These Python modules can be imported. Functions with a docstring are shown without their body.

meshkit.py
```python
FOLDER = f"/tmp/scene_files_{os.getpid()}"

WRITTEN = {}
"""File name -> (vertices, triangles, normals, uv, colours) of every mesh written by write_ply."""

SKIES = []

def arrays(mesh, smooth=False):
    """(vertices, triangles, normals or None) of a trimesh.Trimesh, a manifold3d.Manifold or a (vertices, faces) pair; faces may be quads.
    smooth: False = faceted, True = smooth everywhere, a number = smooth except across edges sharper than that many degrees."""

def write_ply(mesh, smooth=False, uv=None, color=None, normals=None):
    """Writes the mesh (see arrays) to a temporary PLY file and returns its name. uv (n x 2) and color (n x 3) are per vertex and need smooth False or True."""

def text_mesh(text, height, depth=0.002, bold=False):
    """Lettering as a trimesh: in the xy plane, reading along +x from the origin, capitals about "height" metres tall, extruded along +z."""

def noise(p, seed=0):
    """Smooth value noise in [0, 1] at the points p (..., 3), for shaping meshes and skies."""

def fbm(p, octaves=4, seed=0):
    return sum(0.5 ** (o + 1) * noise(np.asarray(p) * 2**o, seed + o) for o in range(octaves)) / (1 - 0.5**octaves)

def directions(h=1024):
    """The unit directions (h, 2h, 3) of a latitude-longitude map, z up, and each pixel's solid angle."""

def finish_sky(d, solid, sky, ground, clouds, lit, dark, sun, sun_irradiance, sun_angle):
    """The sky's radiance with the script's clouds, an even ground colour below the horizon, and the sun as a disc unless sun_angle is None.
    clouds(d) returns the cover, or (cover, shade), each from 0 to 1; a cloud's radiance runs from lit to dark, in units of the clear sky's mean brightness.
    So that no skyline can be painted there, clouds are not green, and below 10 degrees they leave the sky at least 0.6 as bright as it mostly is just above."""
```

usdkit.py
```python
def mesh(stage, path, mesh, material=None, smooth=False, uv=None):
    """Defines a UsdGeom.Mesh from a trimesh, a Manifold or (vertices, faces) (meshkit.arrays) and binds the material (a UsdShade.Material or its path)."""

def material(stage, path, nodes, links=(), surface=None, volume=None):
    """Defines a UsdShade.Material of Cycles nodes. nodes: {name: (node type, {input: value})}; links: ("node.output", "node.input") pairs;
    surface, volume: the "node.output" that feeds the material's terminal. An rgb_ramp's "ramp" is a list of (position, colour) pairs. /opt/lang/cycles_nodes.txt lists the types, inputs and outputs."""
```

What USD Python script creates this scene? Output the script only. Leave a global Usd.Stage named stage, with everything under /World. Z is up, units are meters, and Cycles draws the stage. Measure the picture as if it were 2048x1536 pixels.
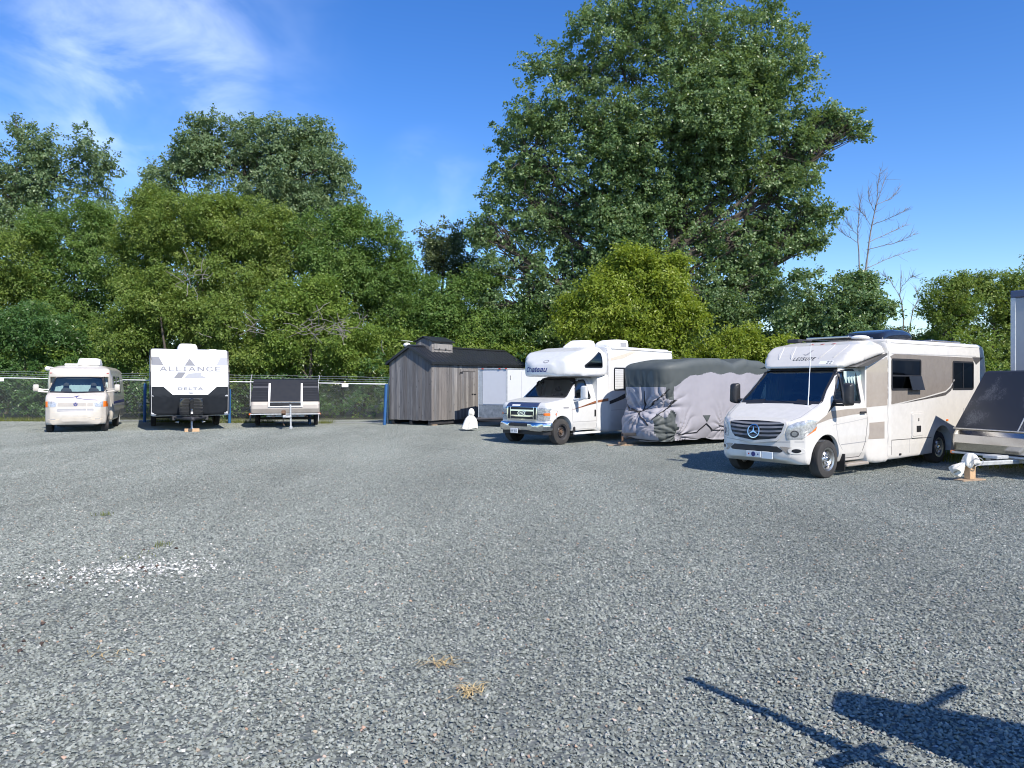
import math, glob, numpy as np, trimesh, manifold3d as m3
from pxr import Usd, UsdGeom, UsdLux, UsdShade, Gf, Sdf, Vt
from shapely.geometry import Polygon, LineString, Point, box as sbox
from shapely import affinity, union_all
from shapely import box as vbox
import usdkit, meshkit

stage = Usd.Stage.CreateInMemory()
UsdGeom.SetStageUpAxis(stage, UsdGeom.Tokens.z)
UsdGeom.SetStageMetersPerUnit(stage, 1.0)
UsdGeom.Xform.Define(stage, '/World')
UsdGeom.Scope.Define(stage, '/World/Looks')

# ---------------------------------------------------------------- camera, sky, sun, exposure
FPX, HY, EYE = 1500.0, 768.0, 1.75
cam = UsdGeom.Camera.Define(stage, '/World/camera')
cam.AddTranslateOp().Set(Gf.Vec3d(0, 0, EYE)); cam.AddRotateXOp().Set(90.0)
cam.CreateHorizontalApertureAttr(36.0); cam.CreateVerticalApertureAttr(27.0)
cam.CreateFocalLengthAttr(36.0 * FPX / 2048)
cam.CreateClippingRangeAttr(Gf.Vec2f(0.05, 5000))
cam.GetPrim().CreateAttribute('exposure', Sdf.ValueTypeNames.Float).Set(0.58)
AZ, EL = math.radians(34), math.radians(43)      # shadows fall 34 degrees left of straight ahead
SUN = np.array([math.sin(AZ) * math.cos(EL), -math.cos(AZ) * math.cos(EL), math.sin(EL)])
sun = UsdLux.DistantLight.Define(stage, '/World/sun')
sun.CreateIntensityAttr(1.2); sun.CreateAngleAttr(0.53); sun.CreateColorAttr(Gf.Vec3f(1.0, 0.93, 0.83))
sun.CreateNormalizeAttr(True) if hasattr(sun, 'CreateNormalizeAttr') else None
sun.AddRotateXYZOp().Set(Gf.Vec3f(math.degrees(math.pi / 2 - EL), 0, math.degrees(AZ)))
SKY_STRENGTH = 0.13
sky = UsdLux.DomeLight.Define(stage, '/World/sky')
def cloud_dir(px, py):
    v = np.array([(px - 1024) / FPX, 1.0, (HY - py) / FPX]); return v / np.linalg.norm(v)
nodes = {'sky': ('sky_texture', {'sky_type': 'single_scattering', 'sun_disc': False, 'sun_elevation': EL, 'sun_rotation': math.atan2(SUN[0], SUN[1]),
                                 'air_density': 1.0, 'aerosol_density': 0.22, 'ozone_density': 3.0, 'altitude': 100.0}),
         'sat': ('hsv', {'saturation': 1.32, 'value': 1.08, 'fac': 1.0, 'hue': 0.513}),
         'tc': ('texture_coordinate', {}),
         'map': ('mapping', {'scale': (6.0, 6.0, 12.0), 'rotation': (0.0, -0.35, 0.0), 'location': (4.3, 1.2, 0.35)}),
         'n1': ('noise_texture', {'scale': 1.0, 'detail': 10.0, 'roughness': 0.55, 'distortion': 0.45}),
         'r1': ('map_range', {'from_min': 0.44, 'from_max': 0.88, 'to_min': 0.0, 'to_max': 1.0, 'clamp': True}),
         'veil': ('map_range', {'from_min': 0.25, 'from_max': 0.75, 'to_min': 0.0, 'to_max': 0.32, 'clamp': True}),
         'sum': ('math', {'math_type': 'add', 'use_clamp': True}),
         'mixc': ('mix_color', {'b': (7.4, 8.4, 10.4), 'use_clamp': False}),
         'bg': ('background_shader', {'strength': SKY_STRENGTH})}
links = [('sky.color', 'sat.color'), ('tc.generated', 'map.vector'), ('map.vector', 'n1.vector'), ('n1.fac', 'r1.value'), ('n1.fac', 'veil.value'),
         ('r1.result', 'sum.value1'), ('veil.result', 'sum.value2')]
prev = None
for i, (px, py, c0, c1, k) in enumerate([(285, 130, 0.986, 0.9997, 0.52), (60, 100, 0.93, 0.999, 0.17), (870, 380, 0.996, 0.9999, 0.16)]):
    d = cloud_dir(px, py)
    nodes[f'dot{i}'] = ('vector_math', {'math_type': 'dot_product', 'vector2': tuple(d)})
    nodes[f'mr{i}'] = ('map_range', {'range_type': 'smoothstep', 'from_min': c0, 'from_max': c1, 'to_min': 0.0, 'to_max': k, 'clamp': True})
    links += [('tc.generated', f'dot{i}.vector1'), (f'dot{i}.value', f'mr{i}.value')]
    if prev:
        nodes[f'mx{i}'] = ('math', {'math_type': 'maximum'})
        links += [(prev, f'mx{i}.value1'), (f'mr{i}.result', f'mx{i}.value2')]
        prev = f'mx{i}.value'
    else:
        prev = f'mr{i}.result'
nodes['mul'] = ('math', {'math_type': 'multiply'})
links += [(prev, 'mul.value1'), ('sum.value', 'mul.value2'), ('mul.value', 'mixc.fac'), ('sat.color', 'mixc.a'), ('mixc.result', 'bg.color')]
skymat = usdkit.material(stage, '/World/Looks/sky_look', nodes, links, surface='bg.background')
UsdShade.MaterialBindingAPI.Apply(sky.GetPrim()).Bind(skymat)
for k, v in dict(label='deep blue summer sky with thin wispy clouds at upper left', category='sky', kind='structure').items():
    sky.GetPrim().SetCustomDataByKey(k, v)

# ---------------------------------------------------------------- helpers
used = {}
def numbered(path):
    n = used.get(path, 0); used[path] = n + 1
    return path if n == 0 else f'{path}_{n:03d}'
def setdata(prim, label=None, category=None, group=None, kind=None):
    for k, v in dict(label=label, category=category, group=group, kind=kind).items():
        if v: prim.SetCustomDataByKey(k, v)
def thing(name, label, category, loc=(0, 0, 0), rotz=0.0, group=None, scale=None):
    x = UsdGeom.Xform.Define(stage, numbered('/World/' + name))
    x.AddTranslateOp().Set(Gf.Vec3d(*map(float, loc))); x.AddRotateZOp().Set(float(rotz))
    if scale is not None: x.AddScaleOp().Set(Gf.Vec3f(float(scale)))
    setdata(x.GetPrim(), label, category, group)
    return str(x.GetPath())
def give_random(m, mesh):
    if isinstance(mesh, trimesh.Trimesh) and 'rnd' in mesh.metadata:
        UsdGeom.PrimvarsAPI(m).CreatePrimvar('rnd', Sdf.ValueTypeNames.FloatArray, 'vertex').Set(Vt.FloatArray.FromNumpy(np.asarray(mesh.metadata['rnd'], np.float32)))
def part(parent, name, mesh, mat, smooth=False, label=None, kind=None):
    p = numbered(parent + '/' + name)
    m = usdkit.mesh(stage, p, mesh, LOOK[mat] if isinstance(mat, str) else mat, smooth)
    give_random(m, mesh); setdata(m.GetPrim(), label, kind=kind)
    return p
def solo(name, mesh, mat, label=None, category=None, group=None, kind=None, smooth=False):
    p = numbered('/World/' + name)
    m = usdkit.mesh(stage, p, mesh, LOOK[mat] if isinstance(mat, str) else mat, smooth)
    give_random(m, mesh); setdata(m.GetPrim(), label, category, group, kind)
    return p
def cat(*ms):
    ms = [x for m in ms for x in (m if isinstance(m, (list, tuple)) else [m])]
    return trimesh.util.concatenate([tm(m) for m in ms])
def tm(m):
    if hasattr(m, 'to_mesh'):
        q = m.to_mesh(); return trimesh.Trimesh(np.array(q.vert_properties[:, :3], float), np.array(q.tri_verts, int), process=False)
    return m
def bx(x0, x1, y0, y1, z0, z1, c=0.0):
    """box with chamfered edges"""
    if c <= 0:
        return tm(m3.Manifold.cube([x1 - x0, y1 - y0, z1 - z0]).translate([x0, y0, z0]))
    pts = []
    for sx in (0, 1):
        for sy in (0, 1):
            for sz in (0, 1):
                p = np.array([(x0, x1)[sx], (y0, y1)[sy], (z0, z1)[sz]], float); s = np.array([1 - 2 * sx, 1 - 2 * sy, 1 - 2 * sz]) * c
                pts += [p + [0, s[1], s[2]], p + [s[0], 0, s[2]], p + [s[0], s[1], 0]]
    return tm(m3.Manifold.hull_points(np.array(pts)))
def tube(pts, r, n=6, cap=True):
    """tapered tube along a polyline; r a number or one per point"""
    pts = np.asarray(pts, float); r = np.broadcast_to(np.asarray(r, float), (len(pts),))
    t = np.gradient(pts, axis=0); t /= np.maximum(np.linalg.norm(t, axis=1, keepdims=True), 1e-9)
    ref = np.array([0, 0, 1.0]) if abs(t[:, 2]).mean() < 0.8 else np.array([1.0, 0, 0])
    a = np.cross(t, ref); a /= np.linalg.norm(a, axis=1, keepdims=True); b = np.cross(t, a)
    th = np.arange(n) / n * 2 * np.pi
    v = (pts[:, None] + r[:, None, None] * (np.cos(th)[None, :, None] * a[:, None] + np.sin(th)[None, :, None] * b[:, None])).reshape(-1, 3)
    f = []
    for i in range(len(pts) - 1):
        for j in range(n):
            k = (j + 1) % n
            f += [[i * n + j, i * n + k, (i + 1) * n + k], [i * n + j, (i + 1) * n + k, (i + 1) * n + j]]
    if cap:
        v = np.vstack([v, pts[:1], pts[-1:]]); c0, c1 = len(v) - 2, len(v) - 1; e = (len(pts) - 1) * n
        for j in range(n):
            k = (j + 1) % n
            f += [[c0, k, j], [c1, e + j, e + k]]
    m = trimesh.Trimesh(v, np.array(f), process=False)
    return m
def fast_tubes(P0, P1, r0, r1, n=4):
    """many straight tapered sticks as one mesh"""
    P0, P1 = np.asarray(P0, float), np.asarray(P1, float); t = P1 - P0; t /= np.maximum(np.linalg.norm(t, axis=1, keepdims=True), 1e-9)
    ref = np.where(np.abs(t[:, 2:3]) < 0.85, np.array([[0, 0, 1.0]]), np.array([[1.0, 0, 0]]))
    a = np.cross(t, ref); a /= np.linalg.norm(a, axis=1, keepdims=True); b = np.cross(t, a)
    th = np.arange(n) / n * 2 * np.pi; ring = np.cos(th)[None, :, None] * a[:, None] + np.sin(th)[None, :, None] * b[:, None]
    r0, r1 = np.broadcast_to(r0, len(P0)), np.broadcast_to(r1, len(P0))
    v = np.concatenate([P0[:, None] + ring * r0[:, None, None], P1[:, None] + ring * r1[:, None, None]], 1)
    f = []
    for j in range(n):
        k = (j + 1) % n; f += [[j, k, n + k], [j, n + k, n + j]]
    for j in range(1, n - 1): f += [[0, j + 1, j], [n, n + j, n + j + 1]]
    f = (np.array(f)[None] + (np.arange(len(P0)) * 2 * n)[:, None, None]).reshape(-1, 3)
    return trimesh.Trimesh(v.reshape(-1, 3), f, process=False)
def at(px, py, Y): return np.array([(px - 1024) / FPX * Y, Y, EYE + (HY - py) / FPX * Y])
def gp(px, py):
    Y = FPX * EYE / (py - HY); return np.array([(px - 1024) / FPX * Y, Y, 0.0])
def lerp(a, b, t): return np.asarray(a) * (1 - t) + np.asarray(b) * t

# ---------------------------------------------------------------- materials
LOOK = {}
def look(name, nodes, links, surface, volume=None):
    LOOK[name] = usdkit.material(stage, '/World/Looks/' + name, nodes, links, surface=surface)
def plain(name, col, rough=0.5, metal=0.0, var=0.06, scale=6.0, coat=0.0, bump=0.0, bscale=60.0, spec=0.5, dirt=0.0, dirtcol=(0.16, 0.14, 0.11)):
    """a surface with faint uneven tone, optional fine relief and optional dirt blotches"""
    c = np.array(col, float)
    n = {'g': ('geometry', {}), 'n': ('noise_texture', {'scale': scale, 'detail': 5.0, 'roughness': 0.6}),
         'r': ('rgb_ramp', {'ramp': [(0.3, tuple(c * (1 - var))), (0.7, tuple(np.minimum(c * (1 + var), 1)))]}),
         'p': ('principled_bsdf', {'roughness': rough, 'metallic': metal, 'coat_weight': coat, 'coat_roughness': 0.08, 'specular_ior_level': spec}),
         'rr': ('map_range', {'from_min': 0.3, 'from_max': 0.7, 'to_min': rough * 0.85, 'to_max': min(1, rough * 1.2)})}
    l = [('g.position', 'n.vector'), ('n.fac', 'r.fac'), ('n.fac', 'rr.value'), ('rr.result', 'p.roughness')]
    out = 'r.color'
    if dirt > 0:
        n['dm'] = ('mapping', {'scale': (1.0, 1.0, 0.35)})
        n['dn'] = ('noise_texture', {'scale': 3.5, 'detail': 8.0, 'roughness': 0.7})
        n['dr'] = ('map_range', {'from_min': 0.45, 'from_max': 0.8, 'to_min': 0.0, 'to_max': dirt, 'clamp': True})
        n['dx'] = ('mix_color', {'b': dirtcol})
        l += [('g.position', 'dm.vector'), ('dm.vector', 'dn.vector'), ('dn.fac', 'dr.value'), ('dr.result', 'dx.fac'), (out, 'dx.a')]; out = 'dx.result'
    l.append((out, 'p.base_color'))
    if bump > 0:
        n['bn'] = ('noise_texture', {'scale': bscale, 'detail': 3.0}); n['b'] = ('bump', {'strength': bump, 'distance': 0.01})
        l += [('g.position', 'bn.vector'), ('bn.fac', 'b.height'), ('b.normal', 'p.normal')]
    look(name, n, l, 'p.BSDF')
def leaf_look(name, dark, mid, light, trans=0.3, gloss=0.35, tcol=None):
    tcol = tcol or tuple(np.array(light) * np.array([1.5, 1.6, 0.7]))
    look(name, {'g': ('geometry', {}), 'ra': ('attribute', {'attribute': 'rnd'}), 'n': ('noise_texture', {'scale': 0.45, 'detail': 2.0}),
                'm': ('math', {'math_type': 'multiply_add', 'value2': 0.6}), 's': ('math', {'math_type': 'multiply', 'value2': 0.4}),
                'r': ('rgb_ramp', {'ramp': [(0.1, dark), (0.5, mid), (0.9, light)]}),
                'p': ('principled_bsdf', {'roughness': 0.38, 'specular_ior_level': gloss}),
                't': ('translucent_bsdf', {'color': tcol}), 'x': ('mix_closure', {'fac': trans})},
         [('g.position', 'n.vector'), ('n.fac', 's.value1'), ('ra.fac', 'm.value1'), ('s.value', 'm.value3'), ('m.value', 'r.fac'),
          ('r.color', 'p.base_color'), ('p.BSDF', 'x.closure1'), ('t.BSDF', 'x.closure2')], 'x.closure')
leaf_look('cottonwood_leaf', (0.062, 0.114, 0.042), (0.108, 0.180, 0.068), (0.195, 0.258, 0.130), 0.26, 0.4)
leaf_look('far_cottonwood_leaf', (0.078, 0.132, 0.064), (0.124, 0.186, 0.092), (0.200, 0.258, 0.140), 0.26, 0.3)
leaf_look('maple_leaf', (0.080, 0.140, 0.026), (0.138, 0.212, 0.042), (0.220, 0.275, 0.066), 0.32, 0.2)
leaf_look('olive_maple_leaf', (0.080, 0.132, 0.028), (0.134, 0.196, 0.044), (0.212, 0.258, 0.072), 0.32, 0.2)
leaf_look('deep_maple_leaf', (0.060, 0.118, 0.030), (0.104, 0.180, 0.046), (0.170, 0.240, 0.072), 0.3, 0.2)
leaf_look('bright_maple_leaf', (0.125, 0.180, 0.022), (0.190, 0.250, 0.034), (0.262, 0.305, 0.052), 0.34, 0.3)
leaf_look('dark_shrub_leaf', (0.034, 0.082, 0.022), (0.060, 0.128, 0.034), (0.105, 0.180, 0.052), 0.25, 0.4)
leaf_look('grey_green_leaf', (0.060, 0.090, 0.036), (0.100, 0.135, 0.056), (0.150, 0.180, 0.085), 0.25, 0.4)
leaf_look('grass_blade', (0.060, 0.090, 0.018), (0.120, 0.150, 0.032), (0.200, 0.200, 0.070), 0.25, 0.2)
leaf_look('straw', (0.30, 0.22, 0.10), (0.45, 0.34, 0.17), (0.58, 0.46, 0.26), 0.1, 0.2, (0.3, 0.22, 0.1))
plain('bark', (0.075, 0.062, 0.050), 0.9, var=0.35, scale=9, bump=0.8, bscale=25)
plain('dead_wood', (0.20, 0.18, 0.165), 0.9, var=0.25, scale=9)
# ---------------------------------------------------------------- ground and gravel
rng = np.random.default_rng(7)
look('gravel_bed', {'g': ('geometry', {}), 'v': ('voronoi_texture', {'scale': 38.0}), 'n': ('noise_texture', {'scale': 0.22, 'detail': 4.0}),
                    'r': ('rgb_ramp', {'ramp': [(0.0, (0.07, 0.08, 0.077)), (0.6, (0.12, 0.135, 0.128)), (1.0, (0.19, 0.20, 0.19))]}),
                    'b': ('bump', {'strength': 0.9, 'distance': 0.012}), 'p': ('principled_bsdf', {'roughness': 0.92})},
     [('g.position', 'v.vector'), ('v.color', 'r.fac'), ('r.color', 'p.base_color'), ('v.distance', 'b.height'), ('b.normal', 'p.normal')], 'p.BSDF')
look('gravel_stone', {'g': ('geometry', {}), 'n': ('noise_texture', {'scale': 0.8, 'detail': 5.0, 'roughness': 0.62}), 'lm': ('mapping', {'scale': (0.55, 0.16, 1.0), 'rotation': (0, 0, 0.35)}), 'n2': ('noise_texture', {'scale': 160.0, 'detail': 2.0}), 'ra': ('attribute', {'attribute': 'rnd'}),
                      'r': ('rgb_ramp', {'ramp': [(0.0, (0.150, 0.166, 0.148)), (0.22, (0.194, 0.213, 0.192)), (0.5, (0.219, 0.239, 0.216)), (0.75, (0.246, 0.267, 0.240)), (0.93, (0.300, 0.318, 0.288)), (0.975, (0.40, 0.41, 0.38)),
                                                  (0.979, (0.62, 0.61, 0.57)), (0.983, (0.34, 0.20, 0.14)), (0.990, (0.40, 0.33, 0.24)), (1.0, (0.13, 0.11, 0.10))]}),
                      'mr': ('map_range', {'from_min': 0.3, 'from_max': 0.7, 'to_min': 0.78, 'to_max': 1.16}), 'mr2': ('map_range', {'from_min': 0.2, 'from_max': 0.8, 'to_min': 0.85, 'to_max': 1.12}),
                      'mm': ('math', {'math_type': 'multiply'}), 'cc': ('combine_color', {}),
                      'mx': ('mix_color', {'blend_type': 'multiply', 'fac': 1.0, 'use_clamp': False}), 'p': ('principled_bsdf', {'roughness': 0.78, 'specular_ior_level': 0.35})},
     [('g.position', 'lm.vector'), ('lm.vector', 'n.vector'), ('g.position', 'n2.vector'), ('ra.fac', 'r.fac'), ('n.fac', 'mr.value'), ('n2.fac', 'mr2.value'), ('mr.result', 'mm.value1'), ('mr2.result', 'mm.value2'),
      ('mm.value', 'cc.r'), ('mm.value', 'cc.g'), ('mm.value', 'cc.b'), ('r.color', 'mx.a'), ('cc.color', 'mx.b'), ('mx.result', 'p.base_color')], 'p.BSDF')
plain('grass_ground', (0.055, 0.062, 0.028), 0.95, var=0.35, scale=2.5)
plain('lime_stone', (0.56, 0.55, 0.52), 0.85, var=0.12, scale=40)
plain('bark_chip', (0.07, 0.045, 0.035), 0.9, var=0.3, scale=20)

def sheet(x0, x1, y0, y1, z): return trimesh.Trimesh([[x0, y0, z], [x1, y0, z], [x1, y1, z], [x0, y1, z]], [[0, 1, 2], [0, 2, 3]], process=False)
solo('ground', sheet(-600, 600, -300, 900, -0.012), 'grass_ground', 'grassy ground beyond the gravel yard reaching to the horizon', 'ground', kind='structure')
solo('gravel_yard', sheet(-60, 60, -25, 36.2, -0.004), 'gravel_bed', 'grey crushed stone yard surface', 'gravel yard', kind='structure')

def stone_protos(k=14):
    out = []
    for i in range(k):
        p = rng.normal(size=(9, 3)); p /= np.linalg.norm(p, axis=1, keepdims=True); p *= [1.0, rng.uniform(0.6, 0.95), rng.uniform(0.38, 0.7)]
        h = trimesh.convex.convex_hull(p); out.append((np.array(h.vertices), np.array(h.faces)))
    return out
PROTO = stone_protos()
def stones(n, area, smin, smax, zlo, zhi, tilt=0.45, pts=None):
    V, Fc, RN, off = [], [], [], 0
    xy = rng.uniform(0, area, (n, 2)) if pts is None else pts
    s = np.exp(rng.uniform(np.log(smin), np.log(smax), n)); yaw = rng.uniform(0, 6.28, n); tx, ty = rng.normal(0, tilt, n), rng.normal(0, tilt, n)
    z = rng.uniform(zlo, zhi, n)
    which = rng.integers(0, len(PROTO), n)
    for w in range(len(PROTO)):
        idx = np.nonzero(which == w)[0]
        if len(idx) == 0: continue
        v, f = PROTO[w]
        cy, sy, cx, sx, ct, st = np.cos(yaw[idx]), np.sin(yaw[idx]), np.cos(tx[idx]), np.sin(tx[idx]), np.cos(ty[idx]), np.sin(ty[idx])
        o = np.zeros_like(cy); l = o + 1
        Rz = np.stack([np.stack([cy, -sy, o], -1), np.stack([sy, cy, o], -1), np.stack([o, o, l], -1)], 1)
        Rx = np.stack([np.stack([l, o, o], -1), np.stack([o, cx, -sx], -1), np.stack([o, sx, cx], -1)], 1)
        Ry = np.stack([np.stack([ct, o, st], -1), np.stack([o, l, o], -1), np.stack([-st, o, ct], -1)], 1)
        R = Ry @ Rx @ Rz
        p = np.einsum('nij,vj->nvi', R, v) * s[idx, None, None] + np.concatenate([xy[idx], z[idx, None]], 1)[:, None]
        V.append(p.reshape(-1, 3)); RN.append(np.repeat(rng.uniform(0, 1, len(idx)), len(v))); Fc.append((f[None] + (np.arange(len(idx)) * len(v))[:, None, None]).reshape(-1, 3) + off); off += len(idx) * len(v)
    return trimesh.Trimesh(np.vstack(V), np.vstack(Fc), process=False, metadata={'rnd': np.concatenate(RN)})
TILE = 1.2
pi = UsdGeom.PointInstancer.Define(stage, '/World/gravel')
setdata(pi.GetPrim(), 'loose grey crushed stone covering the whole yard', 'gravel', kind='stuff')
for k in range(5):
    pth = f'/World/gravel/stone_tile_{k:03d}' if k else '/World/gravel/stone_tile'
    st = stones(int(3400 * TILE * TILE), TILE, 0.0078, 0.0185, -0.006, 0.006, 0.33); give_random(usdkit.mesh(stage, pth, st, LOOK['gravel_stone']), st)
    pi.GetPrototypesRel().AddTarget(pth)
pos, ori, ids = [], [], []
y = 0.6
while y < 36.0:
    half = 0.70 * y + 4.0
    for x in np.arange(-half, half, TILE):
        q = rng.integers(0, 4); c, s_ = math.cos(q * math.pi / 2), math.sin(q * math.pi / 2)
        ox, oy = [(0, 0), (TILE, 0), (TILE, TILE), (0, TILE)][q]
        pos.append((x + ox, y + oy, rng.uniform(-0.002, 0.002))); ori.append(Gf.Quath(math.cos(q * math.pi / 4), 0, 0, math.sin(q * math.pi / 4))); ids.append(int(rng.integers(0, 5)))
    y += TILE
pi.CreatePositionsAttr(Vt.Vec3fArray([Gf.Vec3f(*map(float, p)) for p in pos])); pi.CreateOrientationsAttr(Vt.QuathArray(ori)); pi.CreateProtoIndicesAttr(Vt.IntArray(ids))

# ---------------------------------------------------------------- foliage
def norm(v): return v / np.maximum(np.linalg.norm(v, axis=-1, keepdims=True), 1e-9)
def leaves(C, out, per, clump, L, W, r, up=0.45, outw=0.5, rnd=0.8, droop=0.5, flat=0.75, fold=0.18):
    """leaf blades scattered round cluster centres C with outward directions out; every leaf two triangles"""
    n = len(C) * per; c = np.repeat(C, per, 0); o = np.repeat(out, per, 0)
    p = c + norm(r.normal(size=(n, 3))) * (r.uniform(0, 1, n) ** 0.45)[:, None] * np.array([clump, clump, clump * flat]) * np.repeat(r.uniform(0.6, 1.45, len(C)), per)[:, None]
    nn = norm(o * outw + np.array([0, 0, up]) + r.normal(size=(n, 3)) * rnd * 0.72 + np.repeat(r.normal(size=(len(C), 3)) * rnd * 0.5, per, 0))
    t = r.normal(size=(n, 3)) + o * 0.4; t[:, 2] -= droop; t = norm(t - (t * nn).sum(1, keepdims=True) * nn); b = np.cross(nn, t)
    l = (L * r.uniform(0.65, 1.25, n))[:, None]; w = (W / L * l) * 0.5
    v = np.stack([p, p + t * l * 0.42 + b * w + nn * w * fold * 2, p + t * l, p + t * l * 0.42 - b * w + nn * w * fold * 2], 1).reshape(-1, 3)
    f = (np.array([[0, 1, 2], [0, 2, 3]])[None] + (np.arange(n) * 4)[:, None, None]).reshape(-1, 3)
    return trimesh.Trimesh(v, f, process=False, metadata={'rnd': np.repeat(np.clip(0.5 + (np.repeat(r.uniform(-.5, .5, len(C)), per) * 0.8 + r.uniform(-.5, .5, n) * 0.5), 0, 1), 4)})
def clumps(lobes, n, r, subs=9, subr=(0.32, 0.55), rough=0.16, gap=0.0, seed=0, shell=3.2):
    """cluster centres on billowing sub-lobes of big lobes (cx, cy, cz, rx, ry, rz)"""
    S = []
    for lb in np.asarray(lobes, float):
        for _ in range(subs):
            d = norm(r.normal(size=3)); k = r.uniform(*subr); q = lb[:3] + d * lb[3:] * (1 - k * 0.75)
            S.append([*q, *(lb[3:] * k * r.uniform(0.85, 1.15))])
        S.append([*lb[:3], *(lb[3:] * 0.72)])
    S = np.array(S); wgt = (S[:, 3] * S[:, 5]) ** 1.0; idx = r.choice(len(S), n, p=wgt / wgt.sum())
    d = norm(r.normal(size=(n, 3))); rad = r.uniform(0, 1, n) ** (1 / shell)
    rad *= 1 + rough * r.normal(size=n)
    C = S[idx, :3] + d * S[idx, 3:] * rad[:, None]
    if gap > 0:
        C2 = C[meshkit.noise(C * 0.62 + 11, seed) > gap]; d = d[meshkit.noise(C * 0.62 + 11, seed) > gap]; C = C2
    ctr = np.mean(np.asarray(lobes)[:, :3], 0)
    return C, norm(d * 0.7 + norm(C - ctr) * 0.6), S
def limbs(base, lobes, C, r, trunk_r, stems=1, per=10, twigs=True, spread=0.5):
    lobes = np.asarray(lobes, float); ctr = lobes[:, :3].mean(0); top = lobes[:, 2].max()
    ms = []; P0, P1, R0, R1 = [], [], [], []
    for s in range(stems):
        off = r.normal(size=2) * spread * (stems > 1)
        b = np.array([base[0] + off[0] * 0.35, base[1] + off[1] * 0.35, -0.05]); e = np.array([ctr[0] + off[0] * 2.2, ctr[1] + off[1], lerp(ctr[2], top, 0.5)])
        t = np.linspace(0, 1, 9)[:, None]; path = b * (1 - t) + e * t + np.cumsum(r.normal(size=(9, 3)) * 0.05 * np.linalg.norm(e - b) / 9, 0) * np.array([1, 1, 0.2])
        rr = trunk_r / stems ** 0.4 * (1 - 0.78 * t[:, 0]); ms.append(tube(path, rr, 8))
        for lb in lobes:
            if stems > 1 and r.uniform() < 0.45: continue
            hd_ = np.linalg.norm(lb[:2] - path[4, :2]); k = int(np.clip(np.searchsorted(path[:, 2], lb[2] - 0.35 * lb[5] - 0.75 * hd_), 1, 7)); a = path[k]
            m1 = lerp(a, lb[:3], 0.5) + r.normal(size=3) * 0.25; rad = rr[k] * 0.55
            ms.append(tube([a, m1, lb[:3]], [rad, rad * 0.7, rad * 0.4], 6))
            near = np.nonzero((np.abs(C - lb[:3]) < lb[3:] * 1.05).all(1))[0]
            if len(near) and twigs:
                pick = r.choice(near, min(per, len(near)), replace=False)
                for q in pick:
                    u = r.uniform(0.4, 1.0); st = lerp(m1, lb[:3], u); mid = lerp(st, C[q], 0.5) + r.normal(size=3) * 0.12 + [0, 0, 0.1]
                    P0 += [st, mid]; P1 += [mid, C[q]]; R0 += [rad * 0.32, rad * 0.2]; R1 += [rad * 0.2, 0.012]
    if P0: ms.append(fast_tubes(P0, P1, np.array(R0), np.array(R1), 4))
    return trimesh.util.concatenate(ms)
def plobes(Y, specs):
    """lobes from (px, py, half width px, half height px[, extra depth])"""
    out = []
    for s in specs:
        yy = Y + (s[4] if len(s) > 4 else 0.0); k = yy / FPX; c = at(s[0], s[1], yy)
        out.append([*c, s[2] * k, 0.85 * 0.5 * (s[2] + s[3]) * k, s[3] * k])
    return np.array(out)
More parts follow.
